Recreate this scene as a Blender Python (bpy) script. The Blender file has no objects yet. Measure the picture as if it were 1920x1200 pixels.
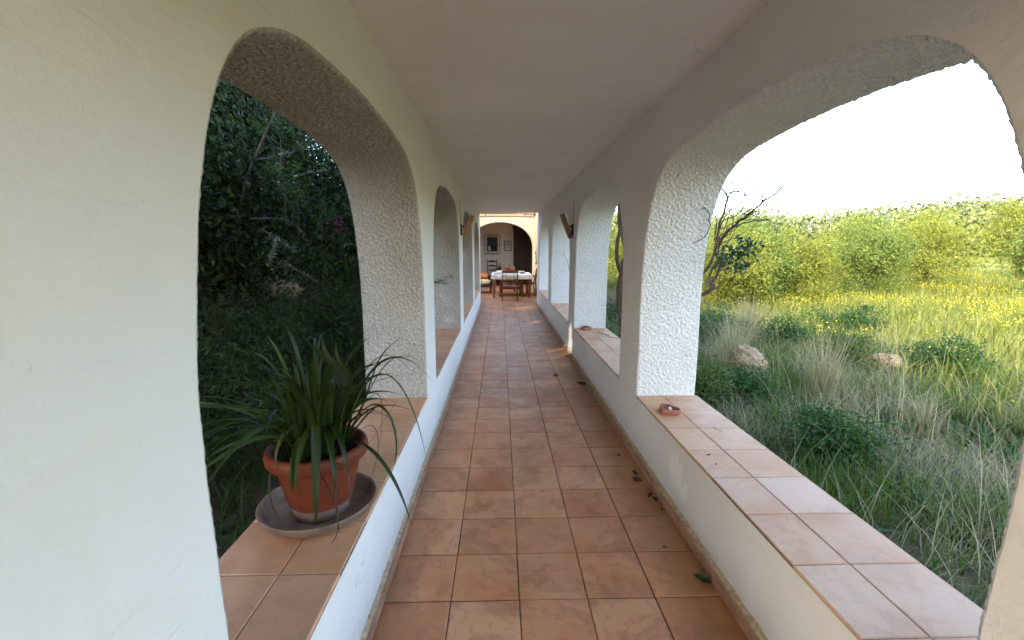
import bpy, bmesh, math, random
import numpy as np
from mathutils import Vector, Matrix, noise as mn
R = math.radians
random.seed(7)
rng = np.random.default_rng(11)
sc = bpy.context.scene
COL = sc.collection

# ------------------------------------------------------------------ helpers
def link(name, me, mat=None, parent=None):
    o = bpy.data.objects.new(name, me)
    COL.objects.link(o)
    if mat is not None:
        me.materials.append(mat)
    if parent is not None:
        o.parent = parent
    return o

def tag(o, label=None, cat=None, group=None, kind=None):
    if label: o['label'] = label
    if cat: o['category'] = cat
    if group: o['group'] = group
    if kind: o['kind'] = kind
    return o

def empty(name, loc, rz=0.0, label=None, cat=None, group=None):
    o = bpy.data.objects.new(name, None)
    COL.objects.link(o)
    o.location = loc
    o.rotation_euler = (0, 0, rz)
    o.empty_display_size = 0.05
    return tag(o, label, cat, group)

def qmesh(name, V, F, mat=None, parent=None, smooth=True):
    """fast mesh from numpy verts and an (n,k) array of equal-size faces"""
    V = np.asarray(V, dtype=np.float32); F = np.asarray(F, dtype=np.int32)
    me = bpy.data.meshes.new(name)
    me.vertices.add(len(V)); me.vertices.foreach_set('co', V.ravel())
    k = F.shape[1]
    me.loops.add(F.size); me.loops.foreach_set('vertex_index', F.ravel())
    me.polygons.add(len(F))
    me.polygons.foreach_set('loop_start', np.arange(0, F.size, k, dtype=np.int32))
    me.polygons.foreach_set('loop_total', np.full(len(F), k, dtype=np.int32))
    if smooth:
        me.polygons.foreach_set('use_smooth', np.ones(len(F), dtype=bool))
    me.update(calc_edges=True); me.validate()
    return link(name, me, mat, parent)

class MB:
    """collects boxes, tubes, lathes and free quads and links them as one mesh"""
    def __init__(s): s.v = []; s.f = []; s.sm = []
    def add(s, vs, fs, smooth=False):
        b = len(s.v); s.v += [tuple(v) for v in vs]
        s.f += [tuple(i + b for i in f) for f in fs]; s.sm += [smooth] * len(fs)
    def box(s, a, b, M=None, bev=0.0):
        if bev > 0:
            bm = bmesh.new(); bmesh.ops.create_cube(bm, size=1)
            c = [(a[i] + b[i]) / 2 for i in range(3)]; d = [abs(b[i] - a[i]) for i in range(3)]
            for v in bm.verts: v.co = Vector([v.co[i] * d[i] + c[i] for i in range(3)])
            bmesh.ops.bevel(bm, geom=bm.edges[:], offset=min(bev, min(d) * .45), segments=2, affect='EDGES', profile=0.6)
            if M is not None: bmesh.ops.transform(bm, matrix=M, verts=bm.verts)
            bm.verts.index_update()
            s.add([v.co for v in bm.verts], [[v.index for v in f.verts] for f in bm.faces]); bm.free(); return
        vs = [Vector((x, y, z)) for x in (a[0], b[0]) for y in (a[1], b[1]) for z in (a[2], b[2])]
        if M is not None: vs = [M @ v for v in vs]
        s.add(vs, [(0, 1, 3, 2), (4, 6, 7, 5), (0, 4, 5, 1), (2, 3, 7, 6), (0, 2, 6, 4), (1, 5, 7, 3)])
    def bar(s, p, q, w, d, up=(0, 0, 1), bev=0.003):
        p = Vector(p); q = Vector(q); z = (q - p); L = z.length; z.normalize()
        x = Vector(up).cross(z)
        if x.length < 1e-4: x = Vector((1, 0, 0))
        x.normalize(); y = z.cross(x)
        M = Matrix((x, y, z)).transposed().to_4x4(); M.translation = p
        s.box((-w / 2, -d / 2, 0), (w / 2, d / 2, L), M, bev)
    def tube(s, pts, rad, n=8, cap=True):
        pts = [Vector(p) for p in pts]
        if not hasattr(rad, '__len__'): rad = [rad] * len(pts)
        vs = []; fs = []; ref = Vector((0.13, 0.31, 0.94))
        for i, p in enumerate(pts):
            t = (pts[min(i + 1, len(pts) - 1)] - pts[max(i - 1, 0)]).normalized()
            x = ref.cross(t)
            if x.length < 1e-3: x = Vector((1, 0, 0)).cross(t)
            x.normalize(); y = t.cross(x); ref = y.cross(t) * -1 if False else ref
            for k in range(n):
                a = 2 * math.pi * k / n
                vs.append(p + (x * math.cos(a) + y * math.sin(a)) * rad[i])
        for i in range(len(pts) - 1):
            for k in range(n):
                fs.append((i * n + k, i * n + (k + 1) % n, (i + 1) * n + (k + 1) % n, (i + 1) * n + k))
        if cap:
            fs.append(tuple(range(n - 1, -1, -1))); fs.append(tuple((len(pts) - 1) * n + k for k in range(n)))
        s.add(vs, fs, True)
    def lathe(s, prof, n=48, c=(0, 0, 0), close=False, wob=0.0):
        vs = []; fs = []
        for (r, z) in prof:
            for k in range(n):
                a = 2 * math.pi * k / n
                rr = r * (1 + wob * math.sin(2 * a + z * 9) + wob * .6 * math.sin(5 * a + 1))
                vs.append((c[0] + rr * math.cos(a), c[1] + rr * math.sin(a), c[2] + z))
        m = len(prof)
        for i in range(m - 1 + (1 if close else 0)):
            j = (i + 1) % m
            for k in range(n):
                fs.append((i * n + k, i * n + (k + 1) % n, j * n + (k + 1) % n, j * n + k))
        s.add(vs, fs, True)
    def build(s, name, mat, parent=None):
        me = bpy.data.meshes.new(name)
        me.from_pydata(s.v, [], s.f)
        me.polygons.foreach_set('use_smooth', np.array(s.sm, dtype=bool))
        me.update()
        return link(name, me, mat, parent)

# camera model, also used to turn measured directions into places
CF = 831.0; CH = 1.56
TH = math.atan(133.5 / CF); PSI = math.atan(22 * math.cos(TH) / CF)
FW = Vector((math.sin(PSI) * math.cos(TH), math.cos(PSI) * math.cos(TH), -math.sin(TH)))
RT = Vector((math.cos(PSI), -math.sin(PSI), 0)); UP = RT.cross(FW)
CAM = Vector((0, 0, CH))
def at(x, y, ax, v):
    d = FW * CF + RT * (x - 960) - UP * (y - 600)
    return CAM + d * ((v - CAM[ax]) / d[ax])

# direction of the sun: behind the viewer's left shoulder
EL = R(30.3); to_sun = Vector((-.72 * math.cos(EL), -.694 * math.cos(EL), math.sin(EL))); to_sun.normalize()
# openings through the foliage where sunlight gets into the walkway: (lit point, radius)
GAPS = [((1.03, 6.40, .12), .16), ((1.03, 6.44, .34), .12), ((.80, 6.25, 0), .07), ((.86, 5.85, 0), .06), ((.96, 6.72, 0), .16), ((.93, 5.2, 0), .05), ((.90, 5.5, 0), .05), ((-.80, 6.1, .88), .045), ((-.70, 6.1, .80), .03), ((-.88, 6.1, .98), .04), ((-.85, 6.1, .64), .04), ((-.72, 6.1, .60), .03),
        ((.62, 6.5, 0), .05), ((.80, 9.5, 0), .12), ((.6, 9.2, 0), .08), ((.75, 11.8, 0), .2), ((.3, 11.6, 0), .12), ((.95, 11.2, .2), .14), ((-.8, 8.95, 1.5), .06)]
def in_gap(P):
    bad = np.zeros(len(P), bool); d = np.array(to_sun)
    for c, r_ in GAPS:
        q = P - np.array(c); t = q @ d; e = np.linalg.norm(q - t[:, None] * d, axis=1)
        bad |= (e < r_ + .02) & (t > 0)
    return bad

# ------------------------------------------------------------------ materials
def mat(name):
    m = bpy.data.materials.new(name); m.use_nodes = True
    nt = m.node_tree; nt.nodes.clear()
    return m, nt
class NT:
    def __init__(s, name):
        s.m, s.t = mat(name); s.out = s.n('ShaderNodeOutputMaterial'); s.b = s.n('ShaderNodeBsdfPrincipled')
        s.l(s.b.outputs[0], s.out.inputs[0])
    def n(s, t, **k):
        x = s.t.nodes.new(t)
        for a, v in k.items(): setattr(x, a, v)
        return x
    def l(s, a, b): s.t.links.new(a, b)
    def noise(s, scale, detail=5, rough=.55, vec=None, dist=0.0):
        x = s.n('ShaderNodeTexNoise'); x.inputs['Scale'].default_value = scale
        x.inputs['Detail'].default_value = detail; x.inputs['Roughness'].default_value = rough
        x.inputs['Distortion'].default_value = dist
        s.l(vec if vec is not None else s.co(), x.inputs['Vector']); return x.outputs['Fac']
    def co(s):
        if not hasattr(s, '_g'): s._g = s.n('ShaderNodeNewGeometry')
        return s._g.outputs['Position']
    def geo(s):
        s.co(); return s._g
    def ramp(s, fac, stops):
        x = s.n('ShaderNodeValToRGB'); e = x.color_ramp.elements
        while len(e) > len(stops): e.remove(e[-1])
        while len(e) < len(stops): e.new(1.0)
        for q, (p, c) in zip(e, stops):
            q.position = p; q.color = (c[0], c[1], c[2], 1) if hasattr(c, '__len__') else (c, c, c, 1)
        s.l(fac, x.inputs[0]); return x.outputs[0]
    def mix(s, fac, a, b, mode='MIX'):
        x = s.n('ShaderNodeMix', data_type='RGBA', blend_type=mode)
        for sock, v in ((x.inputs[0], fac), (x.inputs[6], a), (x.inputs[7], b)):
            if hasattr(v, 'links'): s.l(v, sock)
            elif hasattr(v, '__len__'): sock.default_value = (v[0], v[1], v[2], 1)
            else: sock.default_value = v
        return x.outputs[2]
    def math(s, op, a, b=0.0, c=0.0):
        x = s.n('ShaderNodeMath', operation=op)
        for i, v in enumerate((a, b, c)):
            if hasattr(v, 'links'): s.l(v, x.inputs[i])
            else: x.inputs[i].default_value = v
        return x.outputs[0]
    def bump(s, h, strength=.5, dist=.01, prev=None):
        x = s.n('ShaderNodeBump'); x.inputs['Strength'].default_value = strength; x.inputs['Distance'].default_value = dist
        s.l(h, x.inputs['Height'])
        if prev is not None: s.l(prev, x.inputs['Normal'])
        return x.outputs[0]
    def fin(s, col=None, rough=.6, normal=None, spec=None):
        if col is not None:
            if hasattr(col, 'links'): s.l(col, s.b.inputs['Base Color'])
            else: s.b.inputs['Base Color'].default_value = (*col, 1)
        if hasattr(rough, 'links'): s.l(rough, s.b.inputs['Roughness'])
        else: s.b.inputs['Roughness'].default_value = rough
        if normal is not None: s.l(normal, s.b.inputs['Normal'])
        if spec is not None: s.b.inputs['Specular IOR Level'].default_value = spec
        return s.m

def plaster_smooth(name, base=(.84, .815, .77), grime=True, bscale=1.0, low=0.0):
    t = NT(name)
    big = t.noise(1.3, 4); mid = t.noise(9, 6, .6); fine = t.noise(160, 3, .6); med = t.noise(38, 3, .5)
    c = t.mix(t.ramp(big, [(.3, 0), (.75, 1)]), base, tuple(x * .90 for x in base))
    patch = t.noise(2.7, 3, .45, None, 1.5)
    c = t.mix(t.ramp(patch, [(.56, 0), (.575, .5), (.75, .5)]), c, tuple(x * q for x, q in zip(base, (.95, .93, .89))))
    vc = t.n('ShaderNodeTexVoronoi'); vc.feature = 'DISTANCE_TO_EDGE'; vc.inputs['Scale'].default_value = .85
    wv = t.n('ShaderNodeVectorMath', operation='ADD'); nn = t.n('ShaderNodeTexNoise'); nn.inputs['Scale'].default_value = 3.5; nn.inputs['Detail'].default_value = 6
    t.l(t.co(), nn.inputs['Vector']); t.l(t.co(), wv.inputs[0]); t.l(nn.outputs['Color'], wv.inputs[1]); t.l(wv.outputs[0], vc.inputs['Vector'])
    crack = t.math('MULTIPLY', t.ramp(vc.outputs['Distance'], [(0, 1), (.0028, 0)]), t.ramp(t.noise(.9, 2), [(.50, 0), (.6, 1)]))
    c = t.mix(t.math('MULTIPLY', crack, .38), c, (.35, .31, .26))
    if grime:
        sp = t.ramp(t.noise(55, 3, .7), [(.0, 0), (.68, 0), (.74, 1)])
        sp2 = t.ramp(mid, [(.45, 0), (.7, 1)])
        c = t.mix(t.math('MULTIPLY', t.math('MULTIPLY', sp, sp2), .35), c, (.30, .26, .20))
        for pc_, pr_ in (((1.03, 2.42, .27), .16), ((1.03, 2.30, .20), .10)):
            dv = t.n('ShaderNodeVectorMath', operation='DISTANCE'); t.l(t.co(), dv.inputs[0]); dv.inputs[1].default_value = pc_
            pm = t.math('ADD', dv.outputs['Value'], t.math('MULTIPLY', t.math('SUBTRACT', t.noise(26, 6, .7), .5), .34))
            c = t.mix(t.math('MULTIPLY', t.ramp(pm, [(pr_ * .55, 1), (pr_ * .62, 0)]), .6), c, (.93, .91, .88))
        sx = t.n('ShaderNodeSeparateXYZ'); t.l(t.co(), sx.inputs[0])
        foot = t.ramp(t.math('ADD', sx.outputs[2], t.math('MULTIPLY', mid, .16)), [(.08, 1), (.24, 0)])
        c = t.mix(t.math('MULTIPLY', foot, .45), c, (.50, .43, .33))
    mpn = t.n('ShaderNodeMapping'); mpn.inputs['Scale'].default_value = (7, 5, 16); mpn.inputs['Rotation'].default_value = (.4, .2, .3); t.l(t.co(), mpn.inputs[0])
    mid = t.math('ADD', mid, t.math('MULTIPLY', t.noise(1, 4, .5, mpn.outputs[0], 1.2), 1.1))
    h = t.math('ADD', t.math('MULTIPLY', fine, .25 * bscale), t.math('ADD', t.math('MULTIPLY', med, .5 * bscale), t.math('MULTIPLY', mid, 1.2)))
    return t.fin(c, .85, t.bump(h, .55, .008), .25)

def plaster_rough(name, ca=(.84, .82, .79), cb=(.78, .755, .715), pit=.24):
    t = NT(name)
    v = t.n('ShaderNodeTexVoronoi'); v.feature = 'SMOOTH_F1'; v.inputs['Scale'].default_value = 72; v.inputs['Smoothness'].default_value = .6
    w = t.n('ShaderNodeVectorMath', operation='ADD'); t.l(t.co(), w.inputs[0])
    nz = t.n('ShaderNodeTexNoise'); nz.inputs['Scale'].default_value = 60; t.l(t.co(), nz.inputs['Vector'])
    sc_ = t.n('ShaderNodeVectorMath', operation='SCALE'); t.l(nz.outputs['Color'], sc_.inputs[0]); sc_.inputs['Scale'].default_value = .012
    t.l(sc_.outputs[0], w.inputs[1]); t.l(w.outputs[0], v.inputs['Vector'])
    h = t.math('ADD', t.math('MULTIPLY', v.outputs['Distance'], -1.0), t.math('MULTIPLY', t.noise(130, 3, .6), .7))
    big = t.noise(2.2, 4)
    c = t.mix(t.ramp(big, [(.3, 0), (.7, 1)]), ca, cb)
    c = t.mix(t.math('MULTIPLY', t.ramp(v.outputs['Distance'], [(.30, 0), (.62, 1)]), pit), c, tuple(x * .42 for x in cb))  # cavity shade painted into the hollows of the relief
    return t.fin(c, .9, t.bump(h, .7, .008), .2)

def terracotta(name, a=(.54, .190, .070), b=(.70, .320, .14), stain=(.27, .075, .028), gloss=.26, st=1.0, pale=(.74, .42, .235), wear=False, vary=1.0):
    t = NT(name); g = t.geo()
    isl = g.outputs['Random Per Island']
    c = t.mix(t.ramp(isl, [(0, 0), (.5, .4), (1, 1)]), a, b)
    isl2 = t.math('FRACT', t.math('MULTIPLY', isl, 17.3))
    c = t.mix(t.ramp(isl2, [(.72, 0), (.80, .55 * vary), (1, .75 * vary)]), c, (.44, .15, .06))
    c = t.mix(t.ramp(t.math('FRACT', t.math('MULTIPLY', isl, 7.7)), [(.7, 0), (1, .5)]), c, pale)
    c = t.mix(t.math('MULTIPLY', t.ramp(t.noise(3.1, 5, .6), [(.35, 0), (.7, 1)]), .55), c, pale)
    # per-tile stain: noise shifted by the island value
    ad = t.n('ShaderNodeVectorMath', operation='ADD'); t.l(g.outputs['Position'], ad.inputs[0])
    cb = t.n('ShaderNodeCombineXYZ'); t.l(t.math('MULTIPLY', isl, 37.0), cb.inputs[0]); t.l(t.math('MULTIPLY', isl, 91.0), cb.inputs[1]); t.l(cb.outputs[0], ad.inputs[1])
    s1 = t.noise(4.6, 6, .55, ad.outputs[0], .6); s2 = t.noise(13, 4, .6, ad.outputs[0], 1.2)
    m1 = t.ramp(s1, [(.52, 0), (.60, .8), (.66, .35), (.8, .9)])
    c = t.mix(t.math('MULTIPLY', m1, .42 * st), c, stain)
    m2 = t.ramp(s2, [(.57, 0), (.61, 1), (.66, .2)])
    c = t.mix(t.math('MULTIPLY', m2, .25 * st), c, tuple(x * .8 for x in stain))
    c = t.mix(t.math('MULTIPLY', t.ramp(t.noise(240, 2), [(.66, 0), (.72, 1)]), .35), c, (.13, .06, .035))
    r = t.math('ADD', gloss, t.math('MULTIPLY', t.noise(8, 5, .65), .34))
    h = t.math('ADD', t.noise(5, 3), t.math('MULTIPLY', t.noise(90, 3), .10))
    if wear:
        zone = t.math('MULTIPLY', t.ramp(t.noise(1.5, 5, .6, None, .8), [(.50, 0), (.57, 1), (.62, .4), (.8, 1)]), t.ramp(t.noise(9, 5, .7), [(.35, .2), (.6, 1)]))
        c = t.mix(t.math('MULTIPLY', zone, .42), c, (.24, .075, .028))
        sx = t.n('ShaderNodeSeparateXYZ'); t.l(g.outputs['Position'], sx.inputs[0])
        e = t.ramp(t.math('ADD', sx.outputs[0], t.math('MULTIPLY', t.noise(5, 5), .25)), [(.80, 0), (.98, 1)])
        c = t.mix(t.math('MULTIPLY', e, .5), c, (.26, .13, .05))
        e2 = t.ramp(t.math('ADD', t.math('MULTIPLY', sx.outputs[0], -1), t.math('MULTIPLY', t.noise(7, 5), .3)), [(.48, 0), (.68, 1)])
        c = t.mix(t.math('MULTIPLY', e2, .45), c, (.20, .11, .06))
    t.fin(c, r, t.bump(h, .35, .006), .42)
    return t.m

def simple(name, col, rough=.6, var=.25, scale=20, bump=.15, spec=.3, metallic=0.0, stretch=None):
    t = NT(name)
    vec = None
    tc = t.n('ShaderNodeTexCoord').outputs['Object']
    if stretch:
        mp = t.n('ShaderNodeMapping'); mp.inputs['Scale'].default_value = stretch; t.l(tc, mp.inputs[0]); tc = mp.outputs[0]
    f = t.noise(scale, 5, .6, tc)
    c = t.mix(t.ramp(f, [(.3, 0), (.7, 1)]), tuple(x * (1 - var) for x in col), tuple(min(1, x * (1 + var)) for x in col))
    t.b.inputs['Metallic'].default_value = metallic
    return t.fin(c, rough, t.bump(f, bump, .004), spec)

def leafmat(name, cols, rough=.5, trans=.35, spec=.35):
    t = NT(name); g = t.geo()
    n = len(cols); stops = [(i / max(1, n - 1), c) for i, c in enumerate(cols)]
    c = t.ramp(g.outputs['Random Per Island'], stops)
    c = t.mix(t.math('MULTIPLY', t.ramp(t.noise(1.8, 3), [(.35, 0), (.65, 1)]), .4), c, tuple(x * .55 for x in cols[0]))
    t.fin(c, rough, None, spec)
    if trans <= 0: return t.m
    tr = t.n('ShaderNodeBsdfTranslucent'); t.l(c, tr.inputs[0])
    ms = t.n('ShaderNodeMixShader'); ms.inputs[0].default_value = trans
    t.l(t.b.outputs[0], ms.inputs[1]); t.l(tr.outputs[0], ms.inputs[2]); t.l(ms.outputs[0], t.out.inputs[0])
    return t.m

M = {}
M['wall'] = plaster_smooth('plaster_smooth')
M['ceil'] = plaster_smooth('ceiling_plaster', (.86, .82, .775), False, 1.8)
M['rough'] = plaster_rough('plaster_roughcast')
M['roughshade'] = plaster_rough('shaded_roughcast', (.60, .58, .54), (.50, .47, .42), .36)  # darker copy for the left reveals, their shade put into the colour
M['court'] = plaster_smooth('court_plaster', (.44, .375, .25), False)
M['inner'] = plaster_smooth('porch_plaster', (.90, .82, .66), False)
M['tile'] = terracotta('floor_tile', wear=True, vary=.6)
M['sill'] = terracotta('sill_tile', (.58, .27, .125), (.66, .345, .165), (.38, .17, .08), .42, .6, (.74, .50, .34), False, .2)
M['grout'] = simple('grout', (.075, .045, .03), .9, .4, 60)
M['sgrout'] = simple('sill_grout', (.20, .15, .12), .9, .3, 60)
M['skirt'] = simple('skirting_tile', (.40, .22, .14), .55, .3, 14, .3)
M['mortar'] = simple('mortar', (.47, .36, .23), .9, .35, 45, .6)
M['pot'] = simple('pot_clay', (.175, .040, .018), .5, .14, 7, .12, .35)
M['potstain'] = simple('pot_lime', (.19, .12, .105), .85, .2, 30, .2)
M['saucer'] = simple('saucer_clay', (.23, .16, .12), .8, .35, 16, .3)
M['soil'] = simple('soil', (.035, .024, .016), .95, .4, 60, .8)
M['strap'] = leafmat('strap_leaf', [(.016, .030, .004), (.028, .050, .006), (.055, .085, .010), (.020, .040, .006)], .45, .18, .35)
M['strap_dry'] = leafmat('dry_strap_leaf', [(.07, .04, .025), (.11, .065, .04)], .6, .15, .3)
M['teak'] = simple('teak', (.17, .06, .024), .45, .3, 9, .15, .4, 0, (1, 1, .15))
M['darkwood'] = simple('dark_wood', (.05, .016, .01), .5, .35, 8, .2, .4, 0, (1, 1, .12))
M['pine'] = simple('pine_board', (.36, .20, .085), .55, .22, 12, .15, .3, 0, (1, 1, .2))
M['oldwood'] = simple('weathered_board', (.26, .14, .08), .6, .25, 12, .2, .3, 0, (1, 1, .2))
M['cloth'] = simple('table_linen', (.72, .68, .58), .8, .06, 30, .2)
M['iron'] = simple('black_iron', (.025, .022, .02), .5, .3, 30, .2, .5)
M['void'] = simple('dark_glass', (.006, .006, .007), .35, .1, 3, 0, .2)
M['orange'] = simple('orange_fabric', (.42, .11, .025), .8, .7, 9, .3)
def floral():
    t = NT('floral_fabric')
    v = t.n('ShaderNodeTexVoronoi'); v.inputs['Scale'].default_value = 16; t.l(t.co(), v.inputs['Vector'])
    c = t.ramp(t.noise(11, 3), [(.35, (.62, .46, .13)), (.5, (.70, .60, .34)), (.6, (.30, .22, .10)), (.7, (.50, .12, .06))])
    return t.fin(c, .85, None, .2)
M['floral'] = floral()
M['stone'] = simple('limestone', (.30, .215, .135), .9, .4, 7, .9, .2)
M['rooft'] = simple('roof_tile', (.55, .36, .18), .8, .3, 8, .3)
M['bark'] = simple('bark', (.105, .075, .055), .9, .4, 28, .8, .2, 0, (1, 1, .3))
M['vine'] = simple('vine_bark', (.13, .085, .06), .9, .45, 40, .9, .2, 0, (1, 1, .3))
M['twig'] = simple('twig_bark', (.09, .065, .05), .85, .35, 60, .4)
M['dish'] = simple('dish_clay', (.33, .13, .085), .6, .15, 18, .15)
M['shell'] = simple('snail_shell', (.62, .58, .52), .5, .15, 60, .2)
M['deadleaf'] = simple('dead_leaf', (.06, .035, .02), .7, .4, 50, .4)
M['greenleaf'] = simple('fallen_green_leaf', (.055, .06, .025), .6, .35, 50, .4)
M['hedge'] = leafmat('dark_leaf', [(.009, .016, .004), (.018, .032, .006), (.050, .078, .014), (.013, .023, .005)], .6, 0, .2)
M['olive'] = leafmat('grey_leaf', [(.11, .15, .10), (.19, .24, .17), (.06, .10, .05)], .55, .2)
M['fresh'] = leafmat('fresh_leaf', [(.04, .10, .018), (.07, .15, .025), (.025, .07, .015)], .45, .35)
M['magenta'] = leafmat('magenta_bract', [(.34, .05, .22), (.48, .09, .33)], .6, .4)
M['feather'] = leafmat('feathery_leaf', [(.012, .022, .006), (.026, .045, .010), (.055, .085, .02)], .6, 0, .2)
M['grassy'] = leafmat('shrub_leaf', [(.05, .10, .015), (.10, .15, .022), (.16, .19, .04)], .5, .3)
M['sunny'] = leafmat('yellow_green_leaf', [(.20, .23, .03), (.30, .32, .045), (.40, .36, .05)], .6, .4)
M['sunny2'] = leafmat('light_green_leaf', [(.13, .19, .035), (.22, .28, .05), (.30, .31, .06)], .6, .4)
M['bright'] = leafmat('vine_leaf', [(.02, .05, .016), (.035, .08, .022), (.06, .12, .03)], .4, .3, .5)
M['straw'] = leafmat('straw', [(.46, .38, .20), (.58, .50, .30), (.30, .25, .12), (.22, .23, .08)], .7, .3)
M['grass'] = leafmat('grass_blade', [(.07, .13, .012), (.11, .18, .02), (.17, .22, .035)], .5, .35)
M['meadow'] = leafmat('meadow_blade', [(.15, .18, .03), (.27, .28, .05), (.38, .35, .07)], .6, .4)
M['petal'] = leafmat('yellow_petal', [(.75, .62, .02), (.80, .72, .05)], .6, .4)
def groundmat():
    t = NT('garden_earth')
    sx = t.n('ShaderNodeSeparateXYZ'); t.l(t.co(), sx.inputs[0])
    n = t.noise(2.5, 6, .6)
    near = t.mix(t.ramp(n, [(.35, 0), (.65, 1)]), (.06, .07, .03), (.13, .105, .06))
    far = t.mix(t.ramp(t.noise(.8, 5), [(.35, 0), (.65, 1)]), (.20, .22, .05), (.32, .30, .07))
    fx = t.ramp(t.math('MULTIPLY', sx.outputs[0], .02), [(.08, 0), (.14, 1)])
    return t.fin(t.mix(fx, near, far), .95, t.bump(t.noise(14, 5), .9, .05), .1)
M['ground'] = groundmat()

# ------------------------------------------------------------------ the arcade
XL, XR = -.555, 1.03          # inner faces
DEPTH = .455
SILL = .455
PIT = 2.91
OPEN0 = .81                    # near edge of the first opening in front of the camera
OW = 2.41
WALL_Y0, WALL_Y1 = -5.2, 12.45
# corner curve of an arch: distance in from the jamb, height
CORNER = [(0, SILL - .012), (0, .62), (0.003, .8), (0, 1.0), (0, 1.2), (.008, 1.35), (.022, 1.48), (.045, 1.60), (.075, 1.71), (.115, 1.815), (.165, 1.905), (.23, 1.985), (.31, 2.045), (.42, 2.095), (.56, 2.13), (.75, 2.15), (.95, 2.163)]
def resample(pts, step):
    out = [Vector(pts[0])]
    for a, b in zip(pts[:-1], pts[1:]):
        a = Vector(a); b = Vector(b); k = max(1, int(round((b - a).length / step)))
        for i in range(1, k + 1): out.append(a.lerp(b, i / k))
    return out
def catmull(pts, sub):
    P = [Vector(p) for p in pts]; P = [P[0] * 2 - P[1]] + P + [P[-1] * 2 - P[-2]]
    o = []
    for i in range(1, len(P) - 2):
        for k in range(sub):
            t = k / sub
            o.append(.5 * ((2 * P[i]) + (P[i + 1] - P[i - 1]) * t + (2 * P[i - 1] - 5 * P[i] + 4 * P[i + 1] - P[i + 2]) * t * t + (3 * P[i] - P[i - 1] - 3 * P[i + 1] + P[i + 2]) * t ** 3))
    o.append(P[-2]); return o
def arch_outline(y0, seed):
    c = catmull([(a, b, 0) for a, b in CORNER], 4)
    pts = [(y0 + p.x, p.y) for p in c] + [(y0 + OW / 2, 2.168)] + [(y0 + OW - p.x, p.y) for p in reversed(c)]
    out = []
    for i, (y, z) in enumerate(pts):
        n1 = mn.noise(Vector((y * 2.1, z * 2.1, seed * 7.3))) * .012
        n2 = mn.noise(Vector((y * 9, z * 9, seed * 3.1))) * .004
        k = 1 if z > SILL + .03 else 0
        cx = 1 if y < y0 + OW / 2 else -1
        out.append((y + (n1 + n2) * k * cx, z + (n1 * .6 + n2) * (k if z > 1.3 else 0)))
    return out
ARCH = [OPEN0 + PIT * k for k in range(-2, 4)]
EDGE = .012
def outset(pts, e):
    o = []
    for i, p in enumerate(pts):
        a = pts[max(i - 1, 0)]; b = pts[min(i + 1, len(pts) - 1)]
        t = Vector((b[0] - a[0], b[1] - a[1])); t.normalize()
        n = Vector((-t.y, t.x))     # left of travel direction = outwards (up the near jamb, over, down the far one)
        o.append((p[0] + n.x * e, p[1] + n.y * e))
    return o
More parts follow.
